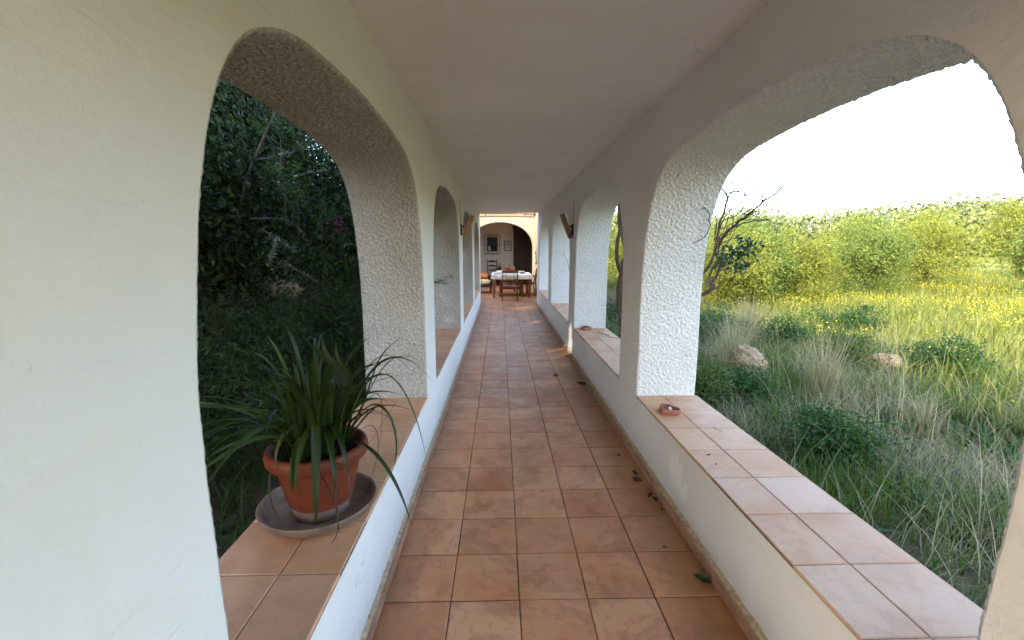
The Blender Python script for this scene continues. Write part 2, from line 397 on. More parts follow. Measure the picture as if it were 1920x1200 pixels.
def arcade(side, label):
    s = -1 if side == 'L' else 1
    xi = XL if s < 0 else XR
    xo = xi + s * DEPTH
    ztop = 2.62
    root = empty('arcade_wall', (xi, 3.6, 0), 0, label, 'wall', 'the two arcade walls of the walkway')
    inv = Matrix.Translation((-xi, -3.6, 0))
    faces_in = MB(); 
    def facesheet(x, flip):
        mb = MB()
        def quad(y0, y1, z0a, z0b, z1):
            n = max(1, int((z1 - min(z0a, z0b)) / .35))
            vs = []
            for i in range(n + 1):
                t = i / n
                vs += [(x, y0, z0a + (z1 - z0a) * t), (x, y1, z0b + (z1 - z0b) * t)]
            fs = [((2 * i, 2 * i + 2, 2 * i + 3, 2 * i + 1) if not flip else (2 * i, 2 * i + 1, 2 * i + 3, 2 * i + 2)) for i in range(n)]
            mb.add(vs, fs, False)
        for k, y0 in enumerate(ARCH):
            ol = outset(OUT[side][k], EDGE)
            # beneath the sill, beside the opening, above the curve
            ys = ol[0][0]; ye = ol[-1][0]
            quad(ys, ye, -.1, -.1, SILL - .012)
            half = len(ol) // 2
            # left spandrel: pier edge to curve; rows from the outline to the pier centre
            ya = ARCH[k - 1] + OW + (PIT - OW) / 2 if k > 0 else WALL_Y0
            yb = y0 + OW + (PIT - OW) / 2 if k < len(ARCH) - 1 else WALL_Y1
            vs = []; fs = []
            for i in range(half + 1):
                vs += [(x, ya, min(ol[i][1], 2.1)) if ol[i][0] < ys + .25 else (x, ol[i][0], ztop), (x, ol[i][0], ol[i][1])]
            # build by hand: vertical part against pier, curved part against the top
            split = next(i for i in range(half) if ol[i][1] > 1.3)
            def strip(idx, ypier, rev):
                V = []; F = []
                for i in idx: V += [(x, ypier, ol[i][1]), (x, ol[i][0], ol[i][1])]
                for i in range(len(idx) - 1):
                    f = (2 * i, 2 * i + 1, 2 * i + 3, 2 * i + 2); F.append(f if not rev else f[::-1])
                mb.add(V, F)
            strip(list(range(0, split + 1)), ya, flip)
            j = len(ol) - 1
            strip([j - i for i in range(0, split + 1)], yb, not flip)
            V = []; F = []
            lo = split; hi = j - split
            mb.add([(x, ya, ol[lo][1]), (x, ol[lo][0], ol[lo][1]), (x, ol[lo][0], ztop), (x, ya, ztop)], [(0, 1, 2, 3) if not flip else (3, 2, 1, 0)])
            mb.add([(x, yb, ol[hi][1]), (x, ol[hi][0], ol[hi][1]), (x, ol[hi][0], ztop), (x, yb, ztop)], [(0, 1, 2, 3) if flip else (3, 2, 1, 0)])
            for i in range(lo, hi + 1): V += [(x, ol[i][0], ol[i][1]), (x, ol[i][0], ztop)]
            for i in range(hi - lo):
                f = (2 * i, 2 * i + 2, 2 * i + 3, 2 * i + 1); F.append(f if not flip else f[::-1])
            mb.add(V, F)
            # below: pier pieces under the sill line
            mb.add([(x, ya, -.1), (x, ys, -.1), (x, ys, SILL - .012), (x, ya, SILL - .012)], [(0, 1, 2, 3) if not flip else (3, 2, 1, 0)])
            mb.add([(x, yb, -.1), (x, ye, -.1), (x, ye, SILL - .012), (x, yb, SILL - .012)], [(0, 1, 2, 3) if flip else (3, 2, 1, 0)])
        return mb
    f1 = facesheet(xi, s < 0)
    f2 = facesheet(xo, s > 0)
    # the two ends of the wall
    for y in (WALL_Y0, WALL_Y1):
        f2.add([(xi, y, -.1), (xo, y, -.1), (xo, y, ztop), (xi, y, ztop)], [(0, 1, 2, 3)])
    for mb, nm in ((f1, 'inner_face'), (f2, 'outer_face')):
        mb.v = [tuple(inv @ Vector(v)) for v in mb.v]
        o = mb.build(nm, M['wall'], root)
        o['label'] = 'smooth white plaster face towards the walkway' if nm == 'inner_face' else 'white plaster face towards the garden'
    # reveals with real roughcast relief
    for k, y0 in enumerate(ARCH):
        if k == 0: st = .05
        ol = OUT[side][k]
        near = (k == 2)
        st = .0060 if near else (.010 if k == 3 else .014)
        P = resample([Vector((a, b)) for a, b in ol], st)
        pp = [(p.x, p.y) for p in P]
        N = []
        for i in range(len(pp)):
            a = pp[max(i - 2, 0)]; b = pp[min(i + 2, len(pp) - 1)]
            t = Vector((b[0] - a[0], b[1] - a[1])).normalized(); N.append(Vector((-t.y, t.x)))
        nd = int((DEPTH - 2 * EDGE) / st)
        # rows: rounded arris, flat, rounded arris
        rows = [(0, EDGE), (EDGE * .3, EDGE * .3), (EDGE, 0)]
        rows += [(EDGE + (DEPTH - 2 * EDGE) * i / nd, 0) for i in range(1, nd)]
        rows += [(DEPTH - EDGE, 0), (DEPTH - EDGE * .3, EDGE * .3), (DEPTH, EDGE)]
        V = np.zeros((len(rows) * len(pp), 3)); q = 0
        amp = .0075
        for ri, (d, e) in enumerate(rows):
            for i, p in enumerate(pp):
                dd = d; k_ = amp if 1 < ri < len(rows) - 2 else (amp * .35 if ri in (1, len(rows) - 2) else amp * .12)
                v3 = Vector((d * 60, i * st * 60, k * 9 + (3 if s > 0 else 0)))
                h = mn.noise(v3) + .55 * mn.noise(v3 * 2.1) - .25 * abs(mn.noise(v3 * .9 + Vector((5, 5, 5))))
                h = max(-.55, min(.75, h * 1.25))
                if p[1] < SILL + .01: h *= .2
                o_ = e - h * k_
                V[q] = (xi + s * dd - xi, p[0] + N[i].x * o_ - 3.6, p[1] + N[i].y * o_); q += 1
        n = len(pp); m = len(rows)
        a = (np.arange(m - 1)[:, None] * n + np.arange(n - 1)[None, :]).ravel()
        F = np.stack([a, a + 1, a + n + 1, a + n], 1)
        if s < 0: F = F[:, ::-1]
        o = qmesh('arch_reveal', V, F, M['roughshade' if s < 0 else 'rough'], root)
        o['label'] = 'thick white roughcast underside and jambs of an arch'
        # sill of two rows of tiles
        sm = MB(); g = MB()
        x0 = xi; x1 = xo + s * .012
        ya = ol[0][0] - .0; yb = ol[-1][0] + .0
        g.box((min(x0 + s * .002, x1 - s * .004), ya, SILL - .03), (max(x0 + s * .002, x1 - s * .004), yb, SILL - .0035))
        ph = (2.594 - ya) % .302
        cuts = [ya] + [ya + ph + .302 * i for i in range(0, 9) if .02 < ph + .302 * i < yb - ya - .02] + [yb]
        mid = XL - .21 if s < 0 else XR + .205
        for (xa, xb) in ((x0, mid), (mid, x1)):
            for c0, c1 in zip(cuts[:-1], cuts[1:]):
                tile(sm, min(xa, xb), max(xa, xb), c0, c1, SILL, .0018, .012)
        for mb in (sm, g): mb.v = [tuple(inv @ Vector(v)) for v in mb.v]
        so = sm.build('sill', M['sill'], root); so['label'] = 'terracotta tiled sill'
        g.build('grout', M['sgrout'], so)
    return root
def tile(mb, x0, x1, y0, y1, z, gap=.0022, th=.012, tilt=.0012):
    """one hand-made clay tile with slumped edges"""
    x0 += gap * random.uniform(.7, 1.3); x1 -= gap * random.uniform(.7, 1.3); y0 += gap * random.uniform(.6, 1.1); y1 -= gap * random.uniform(.6, 1.1)
    e = .004; dz = [random.uniform(-tilt, tilt) for _ in range(4)]
    c = [(x0, y0), (x1, y0), (x1, y1), (x0, y1)]; ci = [(x0 + e, y0 + e), (x1 - e, y0 + e), (x1 - e, y1 - e), (x0 + e, y1 - e)]
    vs = [(a, b, z - th) for a, b in c] + [(a, b, z - .0028 + d) for (a, b), d in zip(c, dz)] + [(a, b, z + d) for (a, b), d in zip(ci, dz)]
    fs = [(8, 9, 10, 11)]
    for i in range(4):
        j = (i + 1) % 4
        fs.append((i, j, 4 + j, 4 + i)); fs.append((4 + i, 4 + j, 8 + j, 8 + i))
    mb.add(vs, fs)
OUT = {'L': [arch_outline(y, 1 + i) for i, y in enumerate(ARCH)], 'R': [arch_outline(y, 21 + i) for i, y in enumerate(ARCH)]}
arcL = arcade('L', 'white plastered arcade wall on the left, carrying the big potted plant')
arcR = arcade('R', 'white plastered arcade wall on the right, open to the sunny meadow')

# skirtings
def skirting(side, parent):
    s = -1 if side == 'L' else 1
    xi = XL if s < 0 else XR; w = .035 if s > 0 else .03; h = .06 if s > 0 else .046
    t = MB(); m = MB()
    y = WALL_Y0; 
    while y < WALL_Y1 - .05:
        L = min(.307, WALL_Y1 - y); j = random.uniform(-.0015, .0015); hh = h + random.uniform(-.003, .002)
        a = xi - s * w + j; b = xi - s * (w - .011) + j
        t.box((min(a, b), y + .0015, -.004), (max(a, b), y + L - .0015, hh), None, .0015)
        y += L
    n = int((WALL_Y1 - WALL_Y0) / .02); V = []; F = []
    for i in range(n + 1):
        yy = WALL_Y0 + (WALL_Y1 - WALL_Y0) * i / n
        r = mn.noise(Vector((yy * 12, s, 0))) * .004 + mn.noise(Vector((yy * 45, s, 2))) * .003
        V += [(xi - s * (w - .010), yy, h - .012), (xi - s * (w - .009), yy, h - .002 + r * .4), (xi - s * .010, yy, h + .001 + r), (xi + s * .002, yy, h + .010 + r * 2.2)]
        if i: 
            b = 4 * (i - 1)
            for q in range(3): F.append((b + q, b + q + 1, b + q + 5, b + q + 4) if s > 0 else (b + q + 4, b + q + 5, b + q + 1, b + q))
    m.add(V, F, True)
    for mb in (t, m): mb.v = [(v[0] - xi, v[1] - 3.6, v[2]) for v in mb.v]
    so = t.build('skirting', M['skirt'], parent); m.build('mortar_ledge', M['mortar'], so)
skirting('L', arcL); skirting('R', arcR)

# floors
fl = MB(); gr = MB()
XJ = [-.540, -.228, .080, .389, .697, 1.005]
YJ0 = 1.769 - .3065 * 24
y = YJ0
while y < WALL_Y1 - .01:
    for a, b in zip(XJ[:-1], XJ[1:]):
        w = .0029 if (a in (-.228, .697) or b in (-.228, .697)) else .0018
        tile(fl, a, b, y, y + .3065, 0, w, .012, .0011)
    y += .3065
YEND = y
yy = YEND
while yy < 20.2:
    for i in range(-16, 12):
        a = -.228 + .3085 * i
        if (yy < 12.46) and not (-.6 < a < 1): continue
        if a > 1.31 and yy < 17.0: continue
        tile(fl, a, a + .3085, yy, yy + .3065, -.001, .002, .012, .0011)
    yy += .3065
fo = fl.build('tiled_floor', M['tile']); tag(fo, 'square terracotta tiles of the walkway and courtyard floor', None, None, 'structure')
gr.box((XL - .1, YJ0, -.05), (XR + .1, YEND, -.0052)); gr.box((-5.2, YEND, -.06), (3.6, 20.2, -.0062))
go = gr.build('floor_grout', M['grout'], fo)

# ceiling: slightly uneven plastered slab
n1, n2 = 60, 170
Y0, Y1 = WALL_Y0, 12.3
V = []; 
for j in range(n2 + 1):
    for i in range(n1 + 1):
        x = XL - .05 + (XR - XL + .1) * i / n1; yy = Y0 + (Y1 - Y0) * j / n2
        z = 2.462 + .030 * i / n1 + (.045 if yy > 3.05 else .0) * min(1, max(0, (yy - 3.05) / .15)) * .35 + .018 * max(0, yy - 4) / 8
        z += .006 * mn.noise(Vector((x * 2, yy * 1.5, 3))) + .003 * mn.noise(Vector((x * 7, yy * 7, 8)))
        V.append((x, yy, z))
a = (np.arange(n2)[:, None] * (n1 + 1) + np.arange(n1)[None, :]).ravel()
co = qmesh('ceiling', V, np.stack([a, a + n1 + 1, a + n1 + 2, a + 1], 1), M['ceil'])
tag(co, 'plain plastered ceiling of the walkway', None, None, 'structure')
rb = MB(); rb.box((XL - DEPTH - .12, Y0, 2.63), (XR + DEPTH + .12, 12.3, 2.80)); rb.box((XL, 12.285, 2.40 + .142), (XR, 12.30, 2.63))
ro = rb.build('roof_slab', M['wall'], co)

# ------------------------------------------------------------------ courtyard beyond the walkway
YW = 17.0
def arch_wall():
    root = empty('courtyard_arch_wall', (0, YW, 0), 0, 'sunlit cream wall with one wide round arch behind the dining table', 'wall')
    hw = 1.24; zs = 1.60; rise = .95; th = .42; top = 2.775
    arc = [(-hw, 0)] + [(-hw, zs * i / 4) for i in range(1, 4)]
    for i in range(0, 41):
        a = math.pi * (1 - i / 40)
        arc.append((hw * math.cos(a), zs + rise * abs(math.sin(a)) ** .92))
    arc += [(hw, zs * i / 4) for i in (3, 2, 1, 0)]
    f = MB()
    for y, fl_ in ((0, False), (th, True)):
        V = []; F = []
        for (x, z) in arc[4:45]: V += [(x, y, z), (x, y, top)]
        for i in range(40): q = (2 * i, 2 * i + 2, 2 * i + 3, 2 * i + 1); F.append(q if not fl_ else q[::-1])
        f.add(V, F)
        for (xa, xb) in ((-5.2, -hw), (hw, 3.6)):
            q = (0, 1, 2, 3); f.add([(xa, y, -.05), (xb, y, -.05), (xb, y, top), (xa, y, top)], [q if not fl_ else q[::-1]])
    f.build('wall_face', M['court'], root)
    r = MB(); V = []; F = []
    for (x, z) in arc: V += [(x, 0, z), (x, th, z)]
    for i in range(len(arc) - 1): F.append((2 * i, 2 * i + 1, 2 * i + 3, 2 * i + 2))
    r.add(V, F, True); r.build('arch_reveal', M['court'], root)
    # cornice of long clay blocks with joints, and a tiled roof edge above
    c = MB()
    xs = [-5.2, -3.4, -2.2, -.54, .44, .90]
    for a, b in zip(xs[:-1], xs[1:]): c.box((a + .012, -.06, top), (b - .012, th, top + .085), None, .008)
    c.build('cornice', M['rooft'], root)
    c = MB(); c.box((.91, -.05, top - .02), (1.26, th, top + .085), None, .006); o = c.build('cornice_end', M['skirt'], root)
    t = MB()
    x = -5.2
    while x < 3.5:
        w = .17
        V = []; F = []
        for j in range(2):
            for i in range(9):
                aa = math.pi * i / 8
                V.append((x + w / 2 - w / 2 * math.cos(aa), -.14 + j * 3.6, top + .10 + .07 * math.sin(aa) + j * .95 ))
        for i in range(8): F.append((i, i + 1, 10 + i, 9 + i))
        t.add(V, F, True); x += w + .01
    t.box((-5.2, -.10, top + .087), (3.6, 3.3, top + .10))
    t.build('tiled_roof', M['rooft'], root)
    return root
arch_wall()
# porch back wall with a hole for the window is not needed: the window is a recessed dark pane
bw = MB(); bw.box((-5.2, 20.2, -.05), (3.6, 20.4, 3.6)); tag(bw.build('porch_back_wall', M['inner']), 'shaded cream back wall of the porch, carrying the window and picture', 'wall')
pc = MB(); pc.box((-5.2, YW + .425, 2.72), (3.6, 20.195, 2.85)); tag(pc.build('porch_ceiling', M['inner']), 'ceiling of the porch', None, None, 'structure')
sw = MB(); sw.box((1.32, 12.46, -.05), (1.52, YW - .003, 2.86), None, .01)
tag(sw.build('courtyard_side_wall', M['court']), 'cream side wall on the right of the courtyard', 'wall')
sw = MB(); sw.box((3.4, YW + .43, -.05), (3.6, 20.19, 2.79)); sw.box((-5.2, YW + .43, -.05), (-5.0, 20.19, 2.79)); tag(sw.build('porch_end_wall', M['inner']), 'cream end walls closing the shaded porch', 'wall')

# window with iron grille on the back wall
def px_rect(x0, y0, x1, y1, Y):
    a = at(x0, y0, 1, Y); b = at(x1, y1, 1, Y); return a.x, a.z, b.x, b.z
x0, z1, x1, z0 = px_rect(914, 445.5, 932.5, 470.5, 20.2)
win = empty('grilled_window', ((x0 + x1) / 2, 20.2, z0), 0, 'small dark window behind a black iron grille', 'window')
W = x1 - x0; Hh = z1 - z0
b = MB(); b.box((-W / 2, -.012, 0), (W / 2, .0, Hh)); b.build('pane', M['void'], win)
b = MB()
for (a_, c_) in (((-W / 2 - .02, -.03, -.02), (-W / 2 + .02, -.014, Hh + .02)), ((W / 2 - .02, -.03, -.02), (W / 2 + .02, -.014, Hh + .02))): b.box(a_, c_)
b.box((-W / 2 + .021, -.03, -.02), (W / 2 - .021, -.014, .02)); b.box((-W / 2 + .021, -.03, Hh - .02), (W / 2 - .021, -.014, Hh + .02)); b.build('frame', M['darkwood'], win)
g = MB(); gx0, gz1, gx1, gz0 = px_rect(909, 440.5, 937, 476, 20.1)
cx = (x0 + x1) / 2; gx0 -= cx; gx1 -= cx; gz0 -= z0; gz1 -= z0
for i in range(6):
    x = gx0 + (gx1 - gx0) * i / 5; g.tube([(x, -.12, gz0), (x, -.12, gz1)], .013 if i in (0, 5) else .011, 6)
for z in (gz0, (gz0 + gz1) / 2, gz1): g.tube([(gx0, -.12, z), (gx1, -.12, z)], .014, 6)
for x in (gx0, gx1):
    for z in (gz0, gz1): g.tube([(x, -.12, z), (x, 0, z)], .009, 6)
g.build('grille', M['iron'], win)
# small white lantern or jug in the window corner
j = MB(); j.lathe([(.0, 0), (.055, .005), (.075, .06), (.07, .13), (.035, .18), (.02, .23), (.0, .235)], 16)
jo = j.build('white_jug', M['shell']); jo.location = (x0 + .08, 20.13, z0 + .01); tag(jo, 'small white jug in the lower left corner of the grilled window', 'jug')
# framed picture
x0, z1, x1, z0 = px_rect(946.5, 452.5, 957.5, 469.5, 20.2)
pic = empty('framed_picture', ((x0 + x1) / 2, 20.2, z0), 0, 'small framed tile picture hanging between the window and the door', 'picture')
w = x1 - x0; h = z1 - z0
b = MB(); b.box((-w / 2, -.010, 0), (w / 2, -.002, h)); b.build('sheet', M['cloth'], pic)
b = MB()
for (a_, c_) in (((-w / 2 - .03, -.03, -.03), (-w / 2, -.001, h + .03)), ((w / 2, -.03, -.03), (w / 2 + .03, -.001, h + .03)), ((-w / 2, -.03, -.03), (w / 2, -.001, 0)), ((-w / 2, -.03, h), (w / 2, -.001, h + .03))): b.box(a_, c_)
for q in range(5):
    for sx in (-1, 1): b.box((sx * (w / 2 + .03) - .012, -.034, h * q / 4 - .02), (sx * (w / 2 + .03) + .012, -.001, h * q / 4 + .02))
b.build('frame', M['darkwood'], pic)
b = MB()
for zz, ww in ((.80, .60), (.70, .72), (.60, .66), (.35, .25), (.28, .40)):
    k = -ww / 2
    while k < ww / 2:
        l = random.uniform(.05, .13); b.box((k * w, -.0135, zz * h - .011), ((k + l) * w, -.0105, zz * h + .011)); k += l + .04
b.build('drawing', M['iron'], pic)['kind'] = 'stuff'
# door
x0 = at(965, 440, 1, 20.2).x
dr = empty('wooden_door', (x0 + .62, 20.2, 0), 0, 'tall dark brown panelled wooden door half hidden by the arch', 'door')
b = MB(); b.box((-.56, -.05, 0), (.56, 0, 2.36), None, .004); b.build('leaf', M['darkwood'], dr)
b = MB()
for z0_, z1_ in ((.15, .85), (.95, 1.70), (1.8, 2.25)):
    for xa in (-.50, -.16, .18): b.box((xa, -.068, z0_), (xa + .30, -.051, z1_), None, .01)
b.build('panel', M['darkwood'], dr)
b = MB(); b.box((-.68, -.09, 0), (-.563, 0, 2.47), None, .004); b.box((.563, -.09, 0), (.68, 0, 2.47), None, .004); b.box((-.562, -.088, 2.362), (.562, 0, 2.46), None, .004); b.box((-.72, -.11, 2.472), (.72, 0, 2.56), None, .01); b.build('frame', M['darkwood'], dr)
b = MB(); b.lathe([(0, 0), (.025, .004), (.03, .02), (.012, .04), (0, .045)], 12); ho = b.build('knob', M['iron'], dr); ho.location = (-.44, -.07, 1.02); ho.rotation_euler = (R(90), 0, 0)

# ------------------------------------------------------------------ furniture
def copy_tree(o, parent=None):
    c = o.copy(); COL.objects.link(c); c.parent = parent
    for ch in [x for x in bpy.data.objects if x.parent == o and x is not c]:
        copy_tree(ch, c)
    return c
def slat_chair():
    r = empty('garden_chair', (0, 0, 0), 0, 'x', 'chair', 'slatted teak chairs around the table')
    W = .46; D = .45
    for sx in (-1, 1):
        b = MB(); b.bar((sx * W / 2, -.03, 0), (sx * W / 2, 0, .45), .032, .042); b.bar((sx * W / 2, 0, .452), (sx * W / 2, -.10, .91), .032, .036); b.build('leg', M['teak'], r)
        b = MB(); b.bar((sx * W / 2, D, 0), (sx * W / 2, D, .635), .036, .036); b.build('leg', M['teak'], r)
        b = MB(); b.bar((sx * (W / 2 + .012), -.075, .65), (sx * (W / 2 + .012), D + .05, .65), .055, .024, (1, 0, 0)); b.build('armrest', M['teak'], r)
    b = MB()
    for i in range(8): b.box((-W / 2 + .02, .03 + i * .056, .425), (W / 2 - .02, .03 + i * .056 + .046, .443), None, .003)
    b.build('seat', M['teak'], r)
    b = MB(); b.box((-W / 2 + .018, .012, .385), (W / 2 - .018, .030, .424)); b.box((-W / 2 + .018, D - .03, .385), (W / 2 - .018, D - .012, .424))
    for sx in (-1, 1): b.box((sx * (W / 2 - .030), .031, .385), (sx * (W / 2 - .017), D - .031, .424))
    b.bar((-W / 2 + .016, D / 2, .17), (W / 2 - .016, D / 2, .17), .02, .03); b.build('seat_frame', M['teak'], r)
    b = MB(); b.box((-W / 2 + .017, -.108, .845), (W / 2 - .017, -.082, .925), None, .006); b.box((-W / 2 + .017, -.035, .50), (W / 2 - .017, -.010, .545), None, .004)
    n = 10
    for i in range(n):
        x = -W / 2 + .045 + (W - .09) * i / (n - 1); b.bar((x, -.025, .54), (x, -.092, .85), .018, .012)
    b.build('backrest', M['teak'], r)
    return r
ch = slat_chair(); ch.location = (.285, 13.33, 0); ch['label'] = 'slatted teak chair nearest the walkway, its back towards the viewer'
for loc, rz, lb in (((.28, 16.45, 0), R(180), 'slatted teak chair at the far side of the table, facing the walkway'),
                    ((1.15, 14.95, 0), R(78), 'teak chair pushed against the right side of the table'),):
    c = copy_tree(ch); c.location = loc; c.rotation_euler = (0, 0, rz); c['label'] = lb
TX0, TX1, TY0, TY1 = -.27, 1.0, 14.25, 15.75
tb = empty('dining_table', ((TX0 + TX1) / 2, (TY0 + TY1) / 2, 0), 0, 'reddish wooden dining table with trestle legs under a white cloth', 'table')
hx = (TX1 - TX0) / 2; hy = (TY1 - TY0) / 2
b = MB(); b.box((-hx, -hy, .705), (hx, hy, .738), None, .006); b.build('tabletop', M['teak'], tb)
for sx in (-1, 1):
    for sy in (-1, 1):
        b = MB(); b.box((sx * (hx - .06) - .035, sy * (hy - .06) - .035, 0), (sx * (hx - .06) + .035, sy * (hy - .06) + .035, .704), None, .005); b.build('leg', M['teak'], tb)
b = MB()
for sx in (-1, 1):
    b.box((sx * .34 - .05, -.32, .05), (sx * .34 + .05, -.24, .70), None, .006); b.box((sx * .34 - .05, .24, .05), (sx * .34 + .05, .32, .70), None, .006); b.box((sx * .34 - .05, -.5, 0), (sx * .34 + .05, .5, .049), None, .01)
b.box((-.289, -.02, .2), (.289, .02, .29), None, .004); b.build('trestle', M['teak'], tb)
# cloth draped over the table, hem waving
nx, ny = 46, 52; ex = .05; V = []; 
cxm, cym = (TX0 + TX1) / 2, (TY0 + TY1) / 2
drop = .15
def fold(u, h):   # distance along cloth -> (pos, down)
    if abs(u) <= h: return u, 0
    e = abs(u) - h; sgn = 1 if u > 0 else -1
    r = .012; return sgn * (h + min(e, r)), max(0, e - r * .4)
for jy in range(ny + 1):
    for ix in range(nx + 1):
        u = (-1 + 2 * ix / nx) * (hx + drop); v = (-1 + 2 * jy / ny) * (hy + drop)
        px, dx = fold(u, hx); py, dy = fold(v, hy)
        d = max(dx, dy) if not (dx > 0 and dy > 0) else (dx ** 2 + dy ** 2) ** .5 * .95
        wv = .022 * math.sin(u * 17 + v * 13) * min(1, d / .08)
        nrm = Vector((px / hx if abs(px) >= hx else 0, py / hy if abs(py) >= hy else 0, 0))
        z = .7415 - d + .0015 * mn.noise(Vector((u * 4, v * 4, 0)))
        V.append((cxm + px + nrm.x * (wv + .008), cym + py + nrm.y * (wv + .008), z))
a = (np.arange(ny)[:, None] * (nx + 1) + np.arange(nx)[None, :]).ravel()
cl = qmesh('tablecloth', V, np.stack([a, a + 1, a + nx + 2, a + nx + 1], 1), M['cloth']); tag(cl, 'creamy white cloth draped over the dining table', 'tablecloth')
M['bookgreen'] = simple('green_cover', (.16, .20, .15), .6, .2, 20)
M['napkin'] = simple('white_napkin', (.75, .73, .66), .8, .05, 20)
M['darkitem'] = simple('dark_leather', (.06, .05, .045), .5, .2, 20)
b = MB(); b.box((-.12, -.08, 0), (.12, .08, .028), None, .004); o = b.build('closed_book', M['bookgreen']); o.location = (-.10, 14.42, .745); o.rotation_euler.z = R(6); tag(o, 'grey green book on the front left corner of the tablecloth', 'book')
b = MB()
b.lathe([(.0, .0), (.05, .0), (.10, .02), (.13, .06), (.125, .063), (.09, .03), (.0, .012)], 24); o = b.build('white_bowl', M['napkin']); o.location = (-.02, 15.45, .745); tag(o, 'small white bowl at the far left of the tablecloth', 'bowl')
b = MB(); b.box((-.09, -.05, 0), (.09, .05, .02), None, .004); b.box((-.08, -.045, .021), (.02, .04, .045), Matrix.Rotation(R(-18), 4, 'Y'), .004); o = b.build('wallet', M['darkitem']); o.location = (.74, 14.85, .745); o.rotation_euler.z = R(35); tag(o, 'dark folded case on the right half of the tablecloth', 'case')
b = MB(); b.lathe([(0, 0), (.09, .0), (.14, .03), (.12, .05), (.05, .055), (0, .052)], 20); o = b.build('straw_hat', M['mortar']); o.location = (.72, 15.5, .745); tag(o, 'small flat tan hat at the far right of the tablecloth', 'hat')

# bench with cushions at the left
bn = empty('cushioned_bench', (-.95, 15.9, 0), 0, 'low dark wooden bench with seat and back rails at the left of the table', 'bench')
b = MB(); b.box((-.65, -.32, .22), (.65, .32, .29), None, .01); b.build('seat', M['darkwood'], bn)
for sx in (-1, 1):
    for sy in (-1, 1): b = MB(); b.box((sx * .6 - .03, sy * .28 - .03, 0), (sx * .6 + .03, sy * .28 + .03, .219), None, .004); b.build('leg', M['darkwood'], bn)
b = MB(); b.box((-.65, .29, .292), (.65, .33, .62), None, .01); b.build('backrest', M['darkwood'], bn)
def cushion(name, c, d, m, lb, tilt=0, group=None):
    bm = bmesh.new(); bmesh.ops.create_cube(bm, size=2)
    bmesh.ops.subdivide_edges(bm, edges=bm.edges[:], cuts=7, use_grid_fill=True)
    for v in bm.verts:
        x, y, z = v.co; k = (1 - abs(x) ** 4) * (1 - abs(y) ** 4)
        v.co = Vector((x * d[0] * (1 - .04 * abs(y) ** 3), y * d[1] * (1 - .04 * abs(x) ** 3), z * d[2] * (.35 + .65 * max(0, k) ** .35) + .006 * mn.noise(v.co * 2.3)))
    me = bpy.data.meshes.new(name); bm.to_mesh(me); bm.free()
    for p in me.polygons: p.use_smooth = True
    o = link(name, me, m); o.location = c; o.rotation_euler.x = tilt; return tag(o, lb, 'cushion', group)
cushion('seat_cushion', (-.95, 15.86, .395), (.62, .30, .10), M['floral'], 'yellow flowered seat cushion on the low bench')
cushion('back_cushion', (-.72, 16.02, .60), (.28, .19, .075), M['orange'], 'orange cushion lying crumpled on top of the flowered seat cushion', R(14))

# ladder-back chair by the back wall
lc = empty('ladderback_chair', (-.36, 19.3, 0), R(180), 'dark ladder back chair standing under the grilled window', 'chair')
for sx in (-1, 1):
    b = MB(); b.tube([(sx * .21, -.2, 0), (sx * .21, -.2, .45), (sx * .215, -.23, 1.12)], .017, 8); b.build('leg', M['darkwood'], lc)
    b = MB(); b.tube([(sx * .22, .2, 0), (sx * .22, .2, .46)], .017, 8); b.build('leg', M['darkwood'], lc)
b = MB(); b.box((-.24, -.2, .43), (.24, .22, .46), None, .012); b.build('seat', M['mortar'], lc)
for z, h in ((.62, .06), (.80, .07), (.98, .09)):
    b = MB(); n = 8; V = []
    for i in range(n + 1):
        t = i / n; x = -.2 + .4 * t; hh = h * (.45 + .55 * math.sin(math.pi * t)); yb_ = -.215 - .02 * math.sin(math.pi * t)
        V += [(x, yb_, z), (x, yb_, z + hh), (x, yb_ + .012, z + hh), (x, yb_ + .012, z)]
    F = []
    for i in range(n):
        for q in range(4): F.append((4 * i + q, 4 * i + (q + 1) % 4, 4 * i + 4 + (q + 1) % 4, 4 * i + 4 + q))
    b.add(V, F); b.build('back_slat', M['darkwood'], lc)

# ------------------------------------------------------------------ sconces made of boards on both walls
def sconce(side, lb, m):
    s = -1 if side == 'L' else 1
    if s < 0: top = at(885.5, 403.5, 1, 6.34); bot = at(871.5, 443, 1, 6.34); xw = XL
    else: top = at(1054.5, 400, 1, 6.36); bot = at(1071, 446, 1, 6.36); xw = XR
    r = empty('wooden_sconce', (xw, 6.34, (top.z + bot.z) / 2), 0, lb, 'wall lamp', 'wooden wall lamps of the walkway')
    o0 = Vector(r.location)
    b = MB(); b.bar(bot - o0 + Vector((0, .06, 0)), top - o0 + Vector((0, .06, 0)), .16, .050, (-s, 0, .0), .004); b.build('shade_board', m, r)
    b = MB(); b.box((min(-s * .001, -s * .02), -.03, -.13), (max(-s * .001, -s * .02), .10, .02), None, .003); b.build('backplate', M['iron'], r)
    b = MB(); b.tube([(-s * .01, .03, -.02), (-s * .05, .03, .0)], .012, 8); b.build('bracket', M['iron'], r)
    b = MB(); pts = [(-s * .004, -.05, .36), (-s * .004, -.05, .25), (-s * .008, -.045, .12), (-s * .012, -.035, .03), (-s * .012, -.02, -.03)]
    b.tube(pts, .0018, 6); b.build('cable', M['iron'], r)
sconce('L', 'light pine board wall lamp tilted out from the left arcade wall', M['pine'])
sconce('R', 'brown board wall lamp tilted out from the right arcade wall', M['oldwood'])

